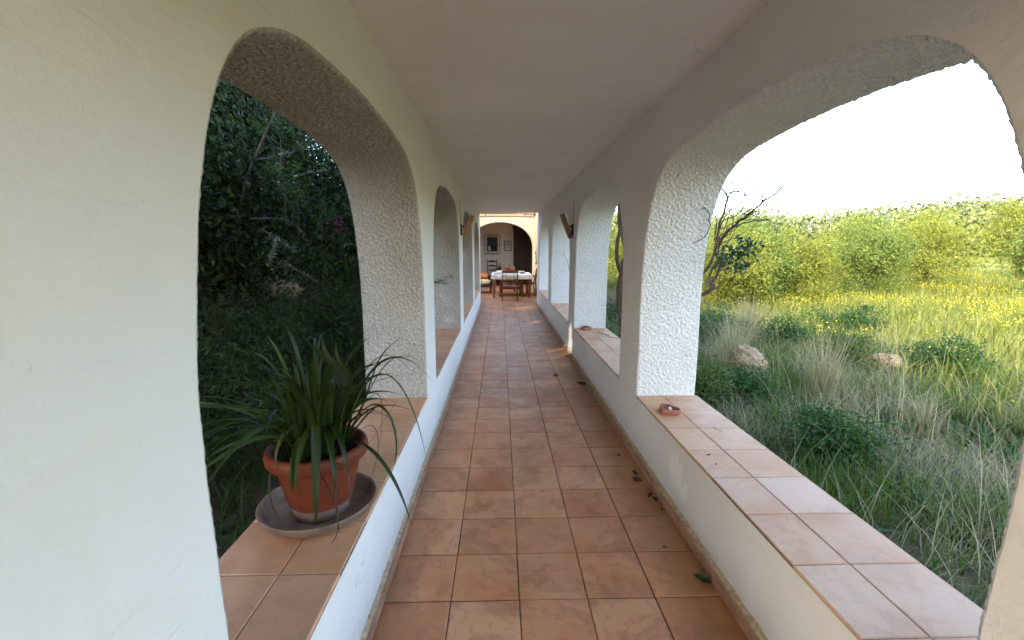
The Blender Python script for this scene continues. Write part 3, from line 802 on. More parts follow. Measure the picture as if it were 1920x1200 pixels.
# ------------------------------------------------------------------ pot, saucer and plant
PX, PY = -.778, 1.775
sa = MB()
sa.lathe([(0, .0), (.19, .0), (.215, .012), (.232, .045), (.238, .052), (.230, .055), (.218, .048), (.205, .022), (.18, .014), (0, .014)], 72, wob=.004)
so = sa.build('plant_saucer', M['saucer']); so.location = (PX, PY, SILL + .001); tag(so, 'wide dark clay saucer under the potted plant on the left sill', 'saucer')
PX, PY = -.760, 1.752
pp = empty('potted_plant', (PX, PY, SILL + .017), 0, 'strappy green leaved plant in a terracotta pot on the left sill', 'potted plant')
H_ = .30
b = MB(); b.lathe([(.118, .052), (.128, .07), (.150, .16), (.166, .222), (.170, .236), (.190, .240), (.198, .252), (.200, .272), (.196, .290), (.188, .298), (.176, .296), (.168, .28), (.160, .24), (.14, .2)], 72)
po = b.build('pot', M['pot'], pp)
b = MB(); b.lathe([(0, .0), (.104, .0), (.112, .008), (.1178, .0515)], 72); b.build('pot_base', M['potstain'], pp)
b = MB(); n = 24
prof = [(0.0, .262)] + [(.02 * i, .262 + .006 * mn.noise(Vector((i, 0, 0)))) for i in range(1, 9)] + [(.164, .258)]
b.lathe(prof, 48, wob=.0); b.build('soil', M['soil'], pp)
def ribbon(V, F, p0, p1, p2, p3, w, n=16, twist=0.0, droop=0.0, fold_=.30, narrow=.55):
    """a strap leaf along a cubic curve, folded along its midrib"""
    p0, p1, p2, p3 = [Vector(p) for p in (p0, p1, p2, p3)]
    side0 = (p3 - p0).cross(Vector((0, 0, 1)))
    if side0.length < .02: side0 = Vector((1, 0, 0))
    side0.normalize()
    side0 = Matrix.Rotation(twist, 3, (p3 - p0).normalized()) @ side0
    base = len(V)
    for i in range(n + 1):
        t = i / n; u = 1 - t
        p = p0 * u ** 3 + p1 * 3 * u * u * t + p2 * 3 * u * t * t + p3 * t ** 3
        d = (p1 - p0) * 3 * u * u + (p2 - p1) * 6 * u * t + (p3 - p2) * 3 * t * t
        d.normalize(); sd = side0 - d * side0.dot(d)
        if sd.length < 1e-3: sd = Vector((1, 0, 0))
        sd.normalize(); up = sd.cross(d)
        ww = w * min(1, narrow + t * 2.5) * (1 - max(0, (t - .55) / .45) ** 1.8) + .0006
        V.append(p + sd * ww + up * ww * fold_); V.append(p); V.append(p - sd * ww + up * ww * fold_)
        if i:
            b_ = base + 3 * (i - 1)
            F.append((b_, b_ + 3, b_ + 4, b_ + 1)); F.append((b_ + 1, b_ + 4, b_ + 5, b_ + 2))
Vg = []; Fg = []; Vd = []; Fd = []
base = Vector((PX, PY, SILL + .017 + .265))
# upright fountain of leaves
for i in range(118):
    a = random.uniform(0, 2 * math.pi); rr = .125 * random.random() ** .6
    p0 = base + Vector((rr * math.cos(a), rr * math.sin(a), -.01))
    L = random.uniform(.26, .62); lean = random.uniform(.2, 1.25) * (.5 + rr / .13 * .6); a2 = a + random.uniform(-.7, .7)
    d = Vector((math.cos(a2), math.sin(a2), 0))
    p1 = p0 + Vector((0, 0, L * .42)) + d * L * .08 * lean
    p2 = p0 + Vector((0, 0, L * (.85 - .25 * lean))) + d * L * .42 * lean
    p3 = p0 + Vector((0, 0, L * (1.0 - .75 * lean * random.uniform(.5, 1.2)))) + d * L * .95 * lean
    if p3.x > -.50 and p3.y < 1.9: continue
    ribbon(Vg, Fg, p0, p1, p2, p3, random.uniform(.0065, .0115), 14, random.uniform(-.6, .6), 0, random.uniform(.15, .5))
# measured leaves: (tip pixel, depth Y, apex lift, width, root angle)
def aimed(tip, via, w, root, V=Vg, F=Fg, tw=0.0):
    p0 = base + Vector(root)
    via = [at(x, y, 1, Y) for x, y, Y in via]; p3 = at(*tip[:2], 1, tip[2])
    # cubic through two via points (t=1/3, 2/3)
    q1, q2 = via
    p1 = (-5 * p0 + 18 * q1 - 9 * q2 + 2 * p3) / 6; p2 = (2 * p0 - 9 * q1 + 18 * q2 - 5 * p3) / 6
    ribbon(V, F, p0, p1, p2, p3, w, 22, tw)
r_ = .11
A_ = [
 ((757, 630, 1.95), [(690, 735, 1.88), (712, 675, 1.92)], .0060, (.09, .03, 0)),
 ((812, 718, 1.95), [(695, 700, 1.9), (755, 672, 1.93)], .0060, (.10, .02, 0)),
 ((808, 690, 2.0), [(700, 720, 1.9), (745, 670, 1.97)], .0045, (.09, .05, 0)),
 ((770, 695, 2.05), [(690, 690, 1.95), (735, 668, 2.0)], .0045, (.07, .08, 0)),
 ((799, 860, 1.72), [(705, 705, 1.80), (762, 745, 1.76)], .0085, (.10, -.02, 0)),
 ((718, 912, 1.74), [(705, 760, 1.80), (741, 820, 1.76)], .0070, (.10, .0, 0)),
 ((772, 988, 1.50), [(670, 830, 1.70), (725, 880, 1.60)], .0080, (.09, -.07, 0)),
 ((710, 840, 1.80), [(700, 740, 1.85), (716, 770, 1.82)], .0045, (.10, .02, 0)),
 ((593, 985, 1.53), [(590, 760, 1.68), (592, 870, 1.56)], .0100, (.0, -.10, 0)),
 ((625, 932, 1.52), [(603, 800, 1.66), (622, 850, 1.56)], .0078, (.02, -.10, 0)),
 ((566, 930, 1.53), [(585, 800, 1.66), (560, 850, 1.56)], .0070, (-.02, -.10, 0)),
 ((548, 925, 1.55), [(570, 810, 1.66), (552, 850, 1.58)], .0055, (-.05, -.09, 0)),
 ((652, 890, 1.54), [(620, 800, 1.66), (640, 830, 1.58)], .0070, (.04, -.10, 0)),
 ((520, 880, 1.56), [(560, 800, 1.66), (530, 820, 1.60)], .0060, (-.07, -.08, 0)),
 ((585, 802, 1.60), [(625, 805, 1.66), (605, 798, 1.62)], .0075, (.05, -.08, 0)),
 ((512, 700, 1.75), [(560, 740, 1.78), (530, 705, 1.76)], .0085, (-.06, 0, 0)),
 ((570, 632, 1.85), [(640, 740, 1.82), (615, 680, 1.83)], .0085, (.0, 0, 0)),
 ((605, 627, 1.85), [(650, 730, 1.82), (625, 680, 1.83)], .0085, (.02, 0, 0)),
 ((630, 640, 1.85), [(660, 740, 1.82), (645, 690, 1.83)], .0080, (.04, 0, 0)),
 ((665, 612, 1.9), [(662, 730, 1.84), (664, 670, 1.87)], .0060, (.04, .02, 0)),
 ((470, 760, 1.7), [(550, 735, 1.75), (510, 725, 1.72)], .0085, (-.09, 0, 0)),
 ((716, 752, 1.78), [(680, 790, 1.74), (697, 772, 1.76)], .0110, (.10, -.04, 0)),
]
for t_, v_, w_, rt in A_: aimed(t_, v_, w_ * 1.6, rt, tw=random.uniform(-.4, .4))
for t_, v_, w_, rt in [((640, 1000, 1.50), [(625, 880, 1.56), (632, 950, 1.52)], .0028, (.03, -.11, 0)), ((655, 960, 1.53), [(648, 880, 1.57), (656, 915, 1.55)], .0036, (.05, -.10, 0)), ((620, 1020, 1.48), [(622, 930, 1.53), (634, 985, 1.5)], .0022, (.02, -.11, 0)), ((540, 990, 1.58), [(505, 900, 1.60), (515, 960, 1.58)], .003, (-.10, -.07, 0)), ((672, 930, 1.72), [(700, 800, 1.78), (706, 860, 1.76)], .0025, (.11, -.02, 0))]:
    aimed(t_, v_, w_, rt, Vd, Fd)
def leafobj(name, V, F, m, parent):
    loc = Vector(parent.location); V = [v - loc for v in V]
    return qmesh(name, np.array([tuple(v) for v in V]), np.array(F), m, parent)
leafobj('foliage', Vg, Fg, M['strap'], pp); leafobj('withered_leaf', Vd, Fd, M['strap_dry'], pp)

# ------------------------------------------------------------------ clay dishes on the right sill
def heart_dish(name, c, s, rz, lb, ex):
    r = empty(name, c, rz, lb, 'dish', 'heart shaped clay dishes on the right sill')
    n = 64; ring = []
    for i in range(n):
        t = 2 * math.pi * i / n
        x = 16 * math.sin(t) ** 3; y = 13 * math.cos(t) - 5 * math.cos(2 * t) - 2 * math.cos(3 * t) - math.cos(4 * t)
        ring.append(Vector((x / 17, (y + 2) / 17, 0)))
    # soften the heart towards a rounded bean
    ring = [Vector((p.x, p.y, 0)).lerp(Vector((math.sin(2 * math.pi * i / n), math.cos(2 * math.pi * i / n) * .85, 0)), .42) for i, p in enumerate(ring)]
    prof = [(0, .0), (.90, .0), (.98, .006), (1.0, .030), (.985, .036), (.92, .036), (.89, .030), (.86, .012), (0, .010)]
    V = []; F = []
    for (k, z) in prof:
        for p in ring: V.append((p.x * k * s, p.y * k * s, z))
    for i in range(len(prof) - 1):
        for j_ in range(n): F.append((i * n + j_, i * n + (j_ + 1) % n, (i + 1) * n + (j_ + 1) % n, (i + 1) * n + j_))
    mb = MB(); mb.add(V, [f[::-1] for f in F], True); mb.build('bowl', M['dish'], r)
    return r
p = at(1251, 779, 2, SILL)
heart_dish('clay_dish', (1.143, 2.862, SILL + .002), .078, R(-60), 'heart shaped terracotta dish holding a white snail shell, on the nearer right sill', 0)
b = MB(); 
V = []; F = []; n = 46
for i in range(n):       # coiled snail shell
    t = i / n * 4.6 * math.pi; r0 = .0015 + .0105 * (i / n) ** 1.3; rr = .0012 + .0075 * (i / n) ** 1.3
    V.append((r0 * math.cos(t), r0 * math.sin(t), .010 * (1 - i / n)))
rad = [.0016 + .0082 * (i / n) ** 1.2 for i in range(n)]
b.tube(V, rad, 10); o = b.build('snail_shell', M['shell']); o.location = (1.150, 2.862, SILL + .025); o.rotation_euler = (R(25), R(15), 0); tag(o, 'white snail shell lying in the nearer clay dish', 'shell')
heart_dish('clay_dish', (1.185, 6.02, SILL + .002), .088, R(70), 'heart shaped terracotta dish with dark stones, on the farther right sill', 0)
def rock(name, c, s, m, lb, cat, seed=0, sub=4, amp=.3, group=None):
    bm = bmesh.new(); bmesh.ops.create_icosphere(bm, subdivisions=sub, radius=1)
    for v in bm.verts:
        d = v.co.normalized(); q = d * 1.3 + Vector((seed * 3.7, 0, seed))
        h = 1 + amp * mn.noise(q) + amp * .5 * mn.noise(q * 2.7) + amp * .28 * mn.noise(q * 7)
        h += .14 * (0.5 - abs(mn.noise(q * 1.9)))
        v.co = Vector((d.x * h * s[0], d.y * h * s[1], d.z * h * s[2]))
    me = bpy.data.meshes.new(name); bm.to_mesh(me); bm.free()
    for p in me.polygons: p.use_smooth = sub > 3
    o = link(name, me, m); o.location = c; return tag(o, lb, cat, group)
M['pebble'] = simple('dark_pebble', (.10, .09, .085), .7, .3, 30)
rock('pebble', (1.20, 6.03, SILL + .030), (.035, .028, .018), M['pebble'], 'larger dark stone in the farther clay dish', 'stone', 3, 3)
rock('pebble', (1.155, 6.0, SILL + .024), (.02, .02, .013), M['pebble'], 'smaller dark stone in the farther clay dish', 'stone', 5, 3)
b = MB(); b.tube([(1.30, 5.78, SILL + .006), (1.36, 5.6, SILL + .012), (1.40, 5.42, SILL + .007), (1.46, 5.30, SILL + .02)], [.004, .0035, .003, .002], 6); b.tube([(1.36, 5.6, SILL + .012), (1.33, 5.45, SILL + .01), (1.35, 5.35, SILL + .02)], [.003, .0025, .0015], 6)
tag(b.build('dry_twig', M['twig']), 'thin dry twig lying on the farther right sill', 'twig')
b = MB(); b.tube([(1.33, 2.60, SILL + .003), (1.335, 2.56, SILL + .004), (1.352, 2.53, SILL + .003)], [.0016, .0014, .001], 6); tag(b.build('plant_stalk', M['twig']), 'short curved stalk lying on the nearer right sill', 'twig')
for q, (x, y, l) in enumerate([(1328.5, 853.5, .018), (1342.5, 871, .008)]):
    c = at(x, y, 2, SILL); b = MB(); b.tube([(c.x - l / 2, c.y, SILL + .003), (c.x + l / 2, c.y + .002, SILL + .003)], .0028, 6); tag(b.build('seed_husk', M['deadleaf']), ['long dark husk on the nearer right sill', 'short dark husk on the nearer right sill, closest to the viewer'][q], 'husk')

# ------------------------------------------------------------------ fallen leaves
def fallen(c, L, rz, m, lb, curl=.4, group='fallen leaves along the right skirting', cat='leaf'):
    n = 8; V = []; F = []
    for i in range(n + 1):
        t = i / n; w = L * .24 * math.sin(math.pi * min(.98, t + .02)) ** .8
        z = .004 + curl * L * .30 * (t - .4) ** 2 * 4 * .4
        y = (t - .5) * L; k = .5 + .5 * math.sin(t * 9 + L * 90)
        V += [(-w, y, z + w * curl * (.5 + k)), (-w * .5, y, z + w * .25 * curl), (0, y, z), (w * .5, y, z + w * .2 * curl), (w, y, z + w * curl * 1.1)]
    for i in range(n):
        for j_ in range(4): b0 = 5 * i + j_; F.append((b0, b0 + 1, b0 + 6, b0 + 5))
    o = qmesh('fallen_leaf', V, F, m); o.location = c; o.rotation_euler.z = rz
    return tag(o, lb, cat, group)
D, G = M['deadleaf'], M['greenleaf']
fallen(at(1317, 1093, 2, 0), .082, R(60), G, 'large crumpled greenish leaf by the right skirting, nearest the viewer', 1.5)
fallen(at(1190, 889, 2, 0), .055, R(20), G, 'green leaf on top of the dark leaf heap by the right skirting', 1.1)
fallen(at(1194, 903, 2, 0), .07, R(70), D, 'dark withered leaf directly below the green one', 1.2)
fallen(at(1240, 957, 2, 0) , .03, R(10), D, 'small dark leaf curled against the right skirting below the longer pair', 1)
fallen(at(1219, 930, 2, 0), .065, R(-40), D, 'long thin dark leaf pointing at the right skirting', .6)
fallen(at(1228, 938, 2, 0), .05, R(15), D, 'short dark leaf touching the end of the long thin one', .9)
fallen(at(1246, 1027, 2, 0), .03, R(80), D, 'thin dark sliver lying alone on a floor tile near the viewer', .3)
fallen(at(1042, 705, 2, 0), .075, R(80), D, 'dark leaf on the joint in the middle of the walkway', .8)
fallen(at(1090, 722, 2, 0), .12, R(60), D, 'broad dark leaf beside the right skirting, halfway along', .9)
far = [(1117, 755), (1109, 764), (1160, 855), (1085, 705), (1056, 640), (1070, 668), (1098, 735), (1049, 628)]
for i, (x, y) in enumerate(far):
    c = at(x, y, 2, 0); c.x = min(c.x, .965)
    fallen(c, random.uniform(.022, .045) * (1 + c.y * .05), random.uniform(0, 6), D, 'tiny dark crumb of leaf litter beside the right skirting', .8, 'crumbs of leaf litter on the walkway floor')

# ------------------------------------------------------------------ ground
def gz(x, y):
    z = -.06
    if x < -1.2: z += min(1.0, (-1.2 - x) * .28) 
    if x > 2: z += .0
    d = math.hypot(x, y)
    z += .05 * mn.noise(Vector((x * .6, y * .6, 0))) * (1 if (x > 1.8 or x < -1.6) else 0)
    if x > 12: z += min(2.2, (x - 12) * .02)
    if y > 30: z += min(1.5, (y - 30) * .015)
    return z
def axis(lo, hi):
    a = [lo]
    while a[-1] < hi: a.append(a[-1] + max(.35, abs(a[-1]) * .12))
    return np.array(a)
def symaxis(m):
    p = [0]
    while p[-1] < m: p.append(p[-1] + max(.4, p[-1] * .10))
    return np.array([-q for q in p[:0:-1]] + p)
gx = symaxis(900); gy = symaxis(900)
V = [(x, y, gz(x, y)) for y in gy for x in gx]; n = len(gx)
a = (np.arange(len(gy) - 1)[:, None] * n + np.arange(n - 1)[None, :]).ravel()
tag(qmesh('ground', V, np.stack([a, a + 1, a + n + 1, a + n], 1), M['ground']), 'garden earth and meadow ground around the house', None, None, 'structure')

# ------------------------------------------------------------------ vegetation
def leaf_cloud(C, Ls, aspect=.42, up=.3, flat=0.0):
    """rhombic, slightly folded leaves at points C (n,3) with lengths Ls; returns verts, quad faces"""
    n = len(C); d = rng.normal(size=(n, 3)); d[:, 2] += up; d /= np.linalg.norm(d, axis=1)[:, None]
    r = rng.normal(size=(n, 3)); s = np.cross(d, r); s /= np.linalg.norm(s, axis=1)[:, None]
    nn = np.cross(s, d); L = Ls[:, None]
    a = C - d * L * .5; b = C + s * L * aspect * .5 + nn * L * .08; c = C + d * L * .5; e = C - s * L * aspect * .5 + nn * L * .08
    V = np.stack([a, b, c, e], 1).reshape(-1, 3); F = np.arange(4 * n).reshape(-1, 4)
    return V, F
def clumpy(center, radii, nclump, nleaf, spread, shell=.55):
    """points gathered in clumps through an ellipsoid's volume"""
    u = rng.normal(size=(nclump, 3)); u /= np.linalg.norm(u, axis=1)[:, None]
    rr = shell + (1 - shell) * rng.random(nclump); rr *= 1 + .16 * rng.normal(size=nclump)
    cc = u * rr[:, None] * np.array(radii)
    idx = rng.integers(0, nclump, nleaf)
    sz = spread * (.5 + rng.random(nclump))
    P = cc[idx] + rng.normal(size=(nleaf, 3)) * sz[idx][:, None] * np.array([1, 1, .75])
    return np.array(center) + P, cc + np.array(center)
def tree(name, label, cat, x, y, h, radii, nclump, nleaf, leaf, lm, spread=.25, trunk_r=.08, crown_z=None, group=None, shell=.35, aspect=.42, bark='bark', limbs=14, extra=None):
    z0 = gz(x, y); cz = (crown_z if crown_z is not None else h - radii[2] * .9)
    r = empty(name, (x, y, z0), 0, label, cat, group)
    P, cc = clumpy((0, 0, cz), radii, nclump, nleaf, spread, shell)
    P = P[P[:, 2] > .02]
    # keep foliage out of the walkway and over its roof
    wx = P[:, 0] + x; wy = P[:, 1] + y; wz = P[:, 2] + z0
    bad = ((wx > XL - DEPTH - .05) & (wx < XR + DEPTH + .05) & (wy < 12.7) & (wy > -5.6)) | ((wy > 12.4) & (wx > -1.9) & (wx < 1.5) & (wy < 17)) | ((wy > 16.6) & (wx > -5.4) & (wx < 3.8) & (wy < 20.6))
    P = P[~bad]
    P = P[~in_gap(P + np.array([x, y, z0]))]
    V, F = leaf_cloud(P, leaf * (.6 + .8 * rng.random(len(P))), aspect)
    qmesh('crown', V, F, lm, r, smooth=False)
    b = MB(); th = max(.15, cz - radii[2] * .35)
    tp = [(0, 0, -.1)]; 
    for i in range(1, 6): tp.append((.05 * h * .3 * mn.noise(Vector((i * .9, x, y))), .05 * h * .3 * mn.noise(Vector((x, i * .9, y))), th * i / 5))
    b.tube(tp, [trunk_r * (1.25 - .12 * i) for i in range(6)], 10)
    for i in range(min(limbs, len(cc))):
        s_ = Vector(tp[2 + i % 4]); e = Vector(cc[i]); m_ = s_.lerp(e, .5) + Vector((0, 0, (.12 if e.z > s_.z else -.05) * (e - s_).length)) + Vector([.08 * mn.noise(Vector((i, j_, x))) for j_ in range(3)])
        wxe = e.x + x
        if XL - DEPTH - .1 < wxe < XR + DEPTH + .1 and y < 12.6 and -5.6 < y: continue
        b.tube([s_, s_.lerp(m_, .5) + Vector((0, 0, .02)), m_, e], [trunk_r * .5, trunk_r * .36, trunk_r * .25, trunk_r * .08], 6)
    b.build('trunk', M[bark], r)
    return r

# left: dense dark shrubs by the walkway, tall trees behind them
LS = [
 (-2.9, 2.3, 2.6, (1.0, 1.0, 1.25), 'hedge', .05, 'dark dense shrub nearest the potted plant'),
 (-2.7, 4.3, 3.0, (1.1, 1.0, 1.5), 'hedge', .05, 'dark small leaved shrub seen through the nearest left arch'),
 (-2.6, 6.5, 3.2, (1.1, 1.2, 1.6), 'hedge', .055, 'dark bushy shrub beside the second left arch'),
 (-2.8, 8.9, 3.2, (1.2, 1.3, 1.6), 'hedge', .06, 'dark bushy shrub beside the third left arch'),
 (-2.9, 11.4, 2.9, (1.2, 1.3, 1.5), 'hedge', .06, 'dark bushy shrub beside the last left arch'),
 (-3.2, .2, 3.0, (1.2, 1.2, 1.6), 'hedge', .05, 'dark shrub outside the left arches, leftmost of its row'),
]
for (x, y, h, rd, lm, lf, lb) in LS:
    tree('dark_shrub', lb, 'shrub', x, y, h + .5, (rd[0], rd[1] * 1.15, rd[2] + .25), 120, 30000, lf * 1.25, M[lm], .22, .05, h * .5, 'dark shrubs growing along the left arcade', .15, .38)
TR = [(-5.2, -5.5, 7.5), (-5.4, -2.2, 8.0), (-5.0, 1.4, 7.6), (-5.4, 4.9, 7.4), (-6.0, 8.6, 5.6), (-7.0, 12.6, 5.2), (-9.5, 3.0, 8.5), (-10, 9, 7.5), (-9, -3, 8.5), (-8.5,16,5.5)]
TL = ['behind the left end of the shrub row', 'second in the row behind the shrubs', 'behind the shrub nearest the potted plant', 'rising behind the second left arch', 'behind the third left arch', 'behind the last left arch', 'at the back of the dark garden', 'far back beyond the third left arch', 'far back at the left edge', 'far back beside the porch']
for (x, y, h), q in zip(TR, TL):
    tree('dark_tree', 'tall dark evergreen tree ' + q, 'tree', x, y, h, (2.1, 2.5, h * .46), 140, 26000, .17, M['hedge'], .45, .16, h * .56, 'tall evergreen trees left of the walkway', .2, .42)
# sprays of grey leaves reaching out of the shrubs
def spray(name, label, pts, nl, leaf, lm, cat='branch', group=None, r0=.006, aspect=.22, stem='twig', spread=1.0):
    P = catmull(pts, 8); o0 = P[0]
    root = empty(name, o0, 0, label, cat, group)
    b = MB(); n = len(P); b.tube([p - o0 for p in P], [r0 * (1 - .8 * i / n) for i in range(n)], 6); b.build('stem', M[stem], root)
    V = []; F = []
    for i in range(nl):
        t = (.12 + .88 * i / nl) * (n - 1); k = min(n - 2, int(t)); p = P[k].lerp(P[k + 1], t - k); d = (P[k + 1] - P[k]).normalized()
        a = Vector(rng.normal(size=3)); s_ = (a - d * a.dot(d)).normalized()
        ld = (d * .55 + s_ * .85 * spread).normalized(); L = leaf * random.uniform(.6, 1.25); w = ld.cross(Vector(rng.normal(size=3))).normalized() * L * aspect * .5
        q = p - o0; bb = len(V); V += [q, q + ld * L * .5 + w, q + ld * L, q + ld * L * .5 - w]; F.append((bb, bb + 1, bb + 2, bb + 3))
    qmesh('leaves', np.array([tuple(v) for v in V]), np.array(F), M[lm], root, False)
    return root
SP = [
 [at(480, 300, 0, -1.75), at(520, 292, 0, -1.8), at(548, 284, 0, -1.8)],
 [at(470, 410, 0, -1.6), at(530, 412, 0, -1.65), at(565, 435, 0, -1.7), at(590, 480, 0, -1.75)],
 [at(490, 430, 0, -1.5), at(530, 455, 0, -1.5), at(562, 472, 0, -1.55)],
 [at(525, 490, 0, -1.6), at(550, 503, 0, -1.6), at(580, 520, 0, -1.65), at(598, 530, 0, -1.7)],
 [at(640, 465, 0, -1.8), at(655, 457, 0, -1.8), at(675, 462, 0, -1.9)],
 [at(560, 330, 0, -1.9), at(590, 322, 0, -1.9), at(618, 318, 0, -2.0)],
 [at(505, 490, 0, -1.4), at(512, 470, 0, -1.4), at(520, 445, 0, -1.45)],
]
for i, p in enumerate(SP):
    w = ['uppermost at the left edge', 'long and arching down in the middle', 'short and low at the left edge', 'lowest, above the pale stone', 'beside the arch jamb at middle height', 'high near the curve of the arch', 'upright just above the plant pot']
    spray('grey_leaved_branch', 'grey green leafy branch, ' + w[i], p, 70, .032, 'olive', group='grey leaved branches hanging in the nearest left arch')
for i, (x, y, dx) in enumerate([(522, 268, -1.9), (555, 385, -1.8), (600, 420, -1.8), (637, 465, -2.0), (610, 500, -2.0), (530, 350, -1.8)]):
    c = at(x, y, 0, dx); P = c + Vector((0, 0, -.25)); 
    P_, cc = clumpy(tuple(Vector((0, 0, .12))), (.14, .16, .12), 9, 260, .045, .3)
    r = empty('leafy_shoot', c, 0, 'fresh green shoot ' + ['highest in the nearest left arch', 'in the middle of the nearest left arch', 'right of the middle of the nearest left arch', 'beside the magenta flowers', 'low beside the jamb of the nearest left arch', 'at the left edge below the highest one'][i], 'shoot', 'fresh green shoots among the dark shrubs')
    V, F = leaf_cloud(P_, .03 * (.6 + .8 * rng.random(len(P_))), .4); qmesh('leaves', V, F, M['fresh'], r, False)
    b = MB(); b.tube([(0, 0, -.3), (.01, .02, 0), (0, 0, .2)], [.006, .005, .002], 6); b.build('stem', M['twig'], r)
for i, (x, y) in enumerate([(632, 415), (641, 432)]):
    c = at(x, y, 0, -2.0); r = empty('bougainvillea_spray', c, 0, ['pale magenta flower spray, the upper one', 'bright magenta flower spray, the lower one'][i], 'flowers', 'magenta flowers in the nearest left arch')
    P_, cc = clumpy((0, 0, 0), (.05, .07, .09), 7, 70 if i else 35, .022, .3)
    V, F = leaf_cloud(P_, .03 * (.7 + .6 * rng.random(len(P_))), .8); qmesh('petals', V, F, M['magenta'], r, False)['kind'] = 'stuff'
    b = MB(); b.tube([(0, .02, -.4), (.01, .02, -.1), (0, 0, .08)], [.005, .004, .002], 6); b.build('stem', M['twig'], r)
spray('olive_twig', 'grey green leafy twig poking through the second left arch', [at(806, 531, 0, -.98) + Vector((-.1, 0, 0)), at(818, 528, 1, 5.6), at(832, 522, 1, 5.5), at(848, 517, 1, 5.45)], 60, .045, 'olive', r0=.004)
spray('olive_twig', 'lower forked twig beside the leafy one in the second left arch', [at(806, 531, 0, -.98) + Vector((-.1, 0, -.02)), at(818, 529, 1, 5.62), at(830, 530, 1, 5.6), at(840, 533, 1, 5.55)], 46, .045, 'olive', r0=.004)
rock('garden_stone', (at(530, 545, 0, -2.3)), (.16, .22, .10), M['stone'], 'pale block of stone low in the dark garden on the left', 'stone', 4)

# grasses and herbs (nobody could count them)
def blades(name, label, pts, hs, wid, m, lean=.45, seg=3, kind='stuff'):
    n = len(pts); az = rng.random(n) * 2 * math.pi; ln = lean * (.2 + rng.random(n)); d = np.stack([np.cos(az), np.sin(az), 0 * az], 1); s = np.stack([-np.sin(az), np.cos(az), 0 * az], 1)
    V = []; 
    for i in range(seg + 1):
        t = i / seg; c = pts + d * (hs * ln * t * t)[:, None]; c = c + np.array([0, 0, 1]) * (hs * (t - .25 * ln * t * t))[:, None]
        w = (wid * (1 - t * .92))[:, None]; V += [c - s * w, c + s * w]
    V = np.stack(V, 1); k = 2 * (seg + 1); V = V.reshape(-1, 3); F = []
    b0 = np.arange(n) * k
    for i in range(seg): F.append(np.stack([b0 + 2 * i, b0 + 2 * i + 1, b0 + 2 * i + 3, b0 + 2 * i + 2], 1))
    o = qmesh(name, V, np.concatenate(F), m, None, False); return tag(o, label, None, None, kind)
def scatter(n, x0, x1, y0, y1, dens=None):
    P = []
    while len(P) < n:
        x = random.uniform(x0, x1); y = random.uniform(y0, y1)
        if dens and random.random() > dens(x, y): continue
        P.append((x, y, gz(x, y) - .01))
    return np.array(P)
patch = lambda sc_, th, sd: (lambda x, y: 1.0 if mn.noise(Vector((x * sc_, y * sc_, sd))) > th else .08)
P = scatter(26000, 1.56, 6, .3, 9, patch(1.1, .0, 4)); blades('green_grass', 'low green grass and weeds in the shade of the building', P, .12 + .22 * rng.random(len(P)), .0035 + .003 * rng.random(len(P)), M['grass'], .7)
P = scatter(17000, 1.56, 5.5, .3, 9, patch(.9, .05, 9)); blades('dry_grass', 'tangled dry straw coloured grass by the right arcade', P, .12 + .26 * rng.random(len(P)), .0016 + .0012 * rng.random(len(P)), M['straw'], 1.2)
P = scatter(5000, -4, -1.15, .2, 10); blades('shade_grass', 'tufty dark green grass under the shrubs on the left', P, .10 + .28 * rng.random(len(P)), .003 + .006 * rng.random(len(P)), M['fresh'], .9)
P = scatter(52000, 4.5, 26, 2, 44, lambda x, y: max(.1, 1 - math.hypot(x, y) / 45)); blades('meadow_grass', 'sunlit yellow green meadow plants beyond the garden', P, .14 + .30 * rng.random(len(P)), .008 + .012 * rng.random(len(P)), M['meadow'], .8, 2)
P = scatter(26000, 4.8, 24, 2, 42, patch(.28, .08, 2)); P[:, 2] += .18 + .18 * rng.random(len(P)); V, F = leaf_cloud(P, .022 + .02 * rng.random(len(P)), .9, 0); tag(qmesh('meadow_flowers', V, F, M['petal'], None, False), 'small yellow flowers spread over the meadow', None, None, 'stuff')
P = scatter(6500, 1.58, 6.5, .4, 10, patch(1.6, .02, 14)); blades('broad_weeds', 'broad leaved green weeds among the grass', P, .08 + .16 * rng.random(len(P)), .010 + .012 * rng.random(len(P)), M['fresh'], 1.3)
P = scatter(5000, 1.58, 6, .4, 9); P[:, 2] += .03 + .05 * rng.random(len(P)); V, F = leaf_cloud(P, .03 + .04 * rng.random(len(P)), .35, -.2); tag(qmesh('leaf_litter', V, F, M['strap_dry'], None, False), 'dry leaf litter lying in the garden grass', None, None, 'stuff')
P = scatter(1500, 1.6, 6, .4, 9, patch(.8, .1, 21)); blades('dry_stems', 'tall pale dead stems standing in the garden grass', P, .35 + .45 * rng.random(len(P)), .0022 + .0014 * rng.random(len(P)), M['straw'], .9, 4)
# tall dry tussocks and rocks
def tussock(x, y, n, h, m, lb, w=.003):
    P = np.stack([x + rng.normal(size=n) * .07, y + rng.normal(size=n) * .07, np.full(n, gz(x, y))], 1)
    o = blades('grass_tussock', lb, P, h * (.5 + .6 * rng.random(n)), w * (.6 + rng.random(n)), m, .75, 5, 'thing'); del o['kind']
    return tag(o, lb, 'grass tuft', 'tall grass tufts in the garden')
c = at(1370, 690, 2, 0); tussock(c.x, c.y, 420, .95, M['straw'], 'tall dry grass tuft just left of the big rock')
c = at(1352, 700, 2, 0); tussock(c.x, c.y, 180, .6, M['straw'], 'shorter dry grass tuft in front of the tall one')
c = at(1400, 640, 2, 0); tussock(c.x, c.y, 420, 1.0, M['straw'], 'bushy grey dry tuft behind the big rock')
c = at(1540, 740, 2, 0); tussock(c.x, c.y, 380, .8, M['straw'], 'dry grass tuft right of the big rock')
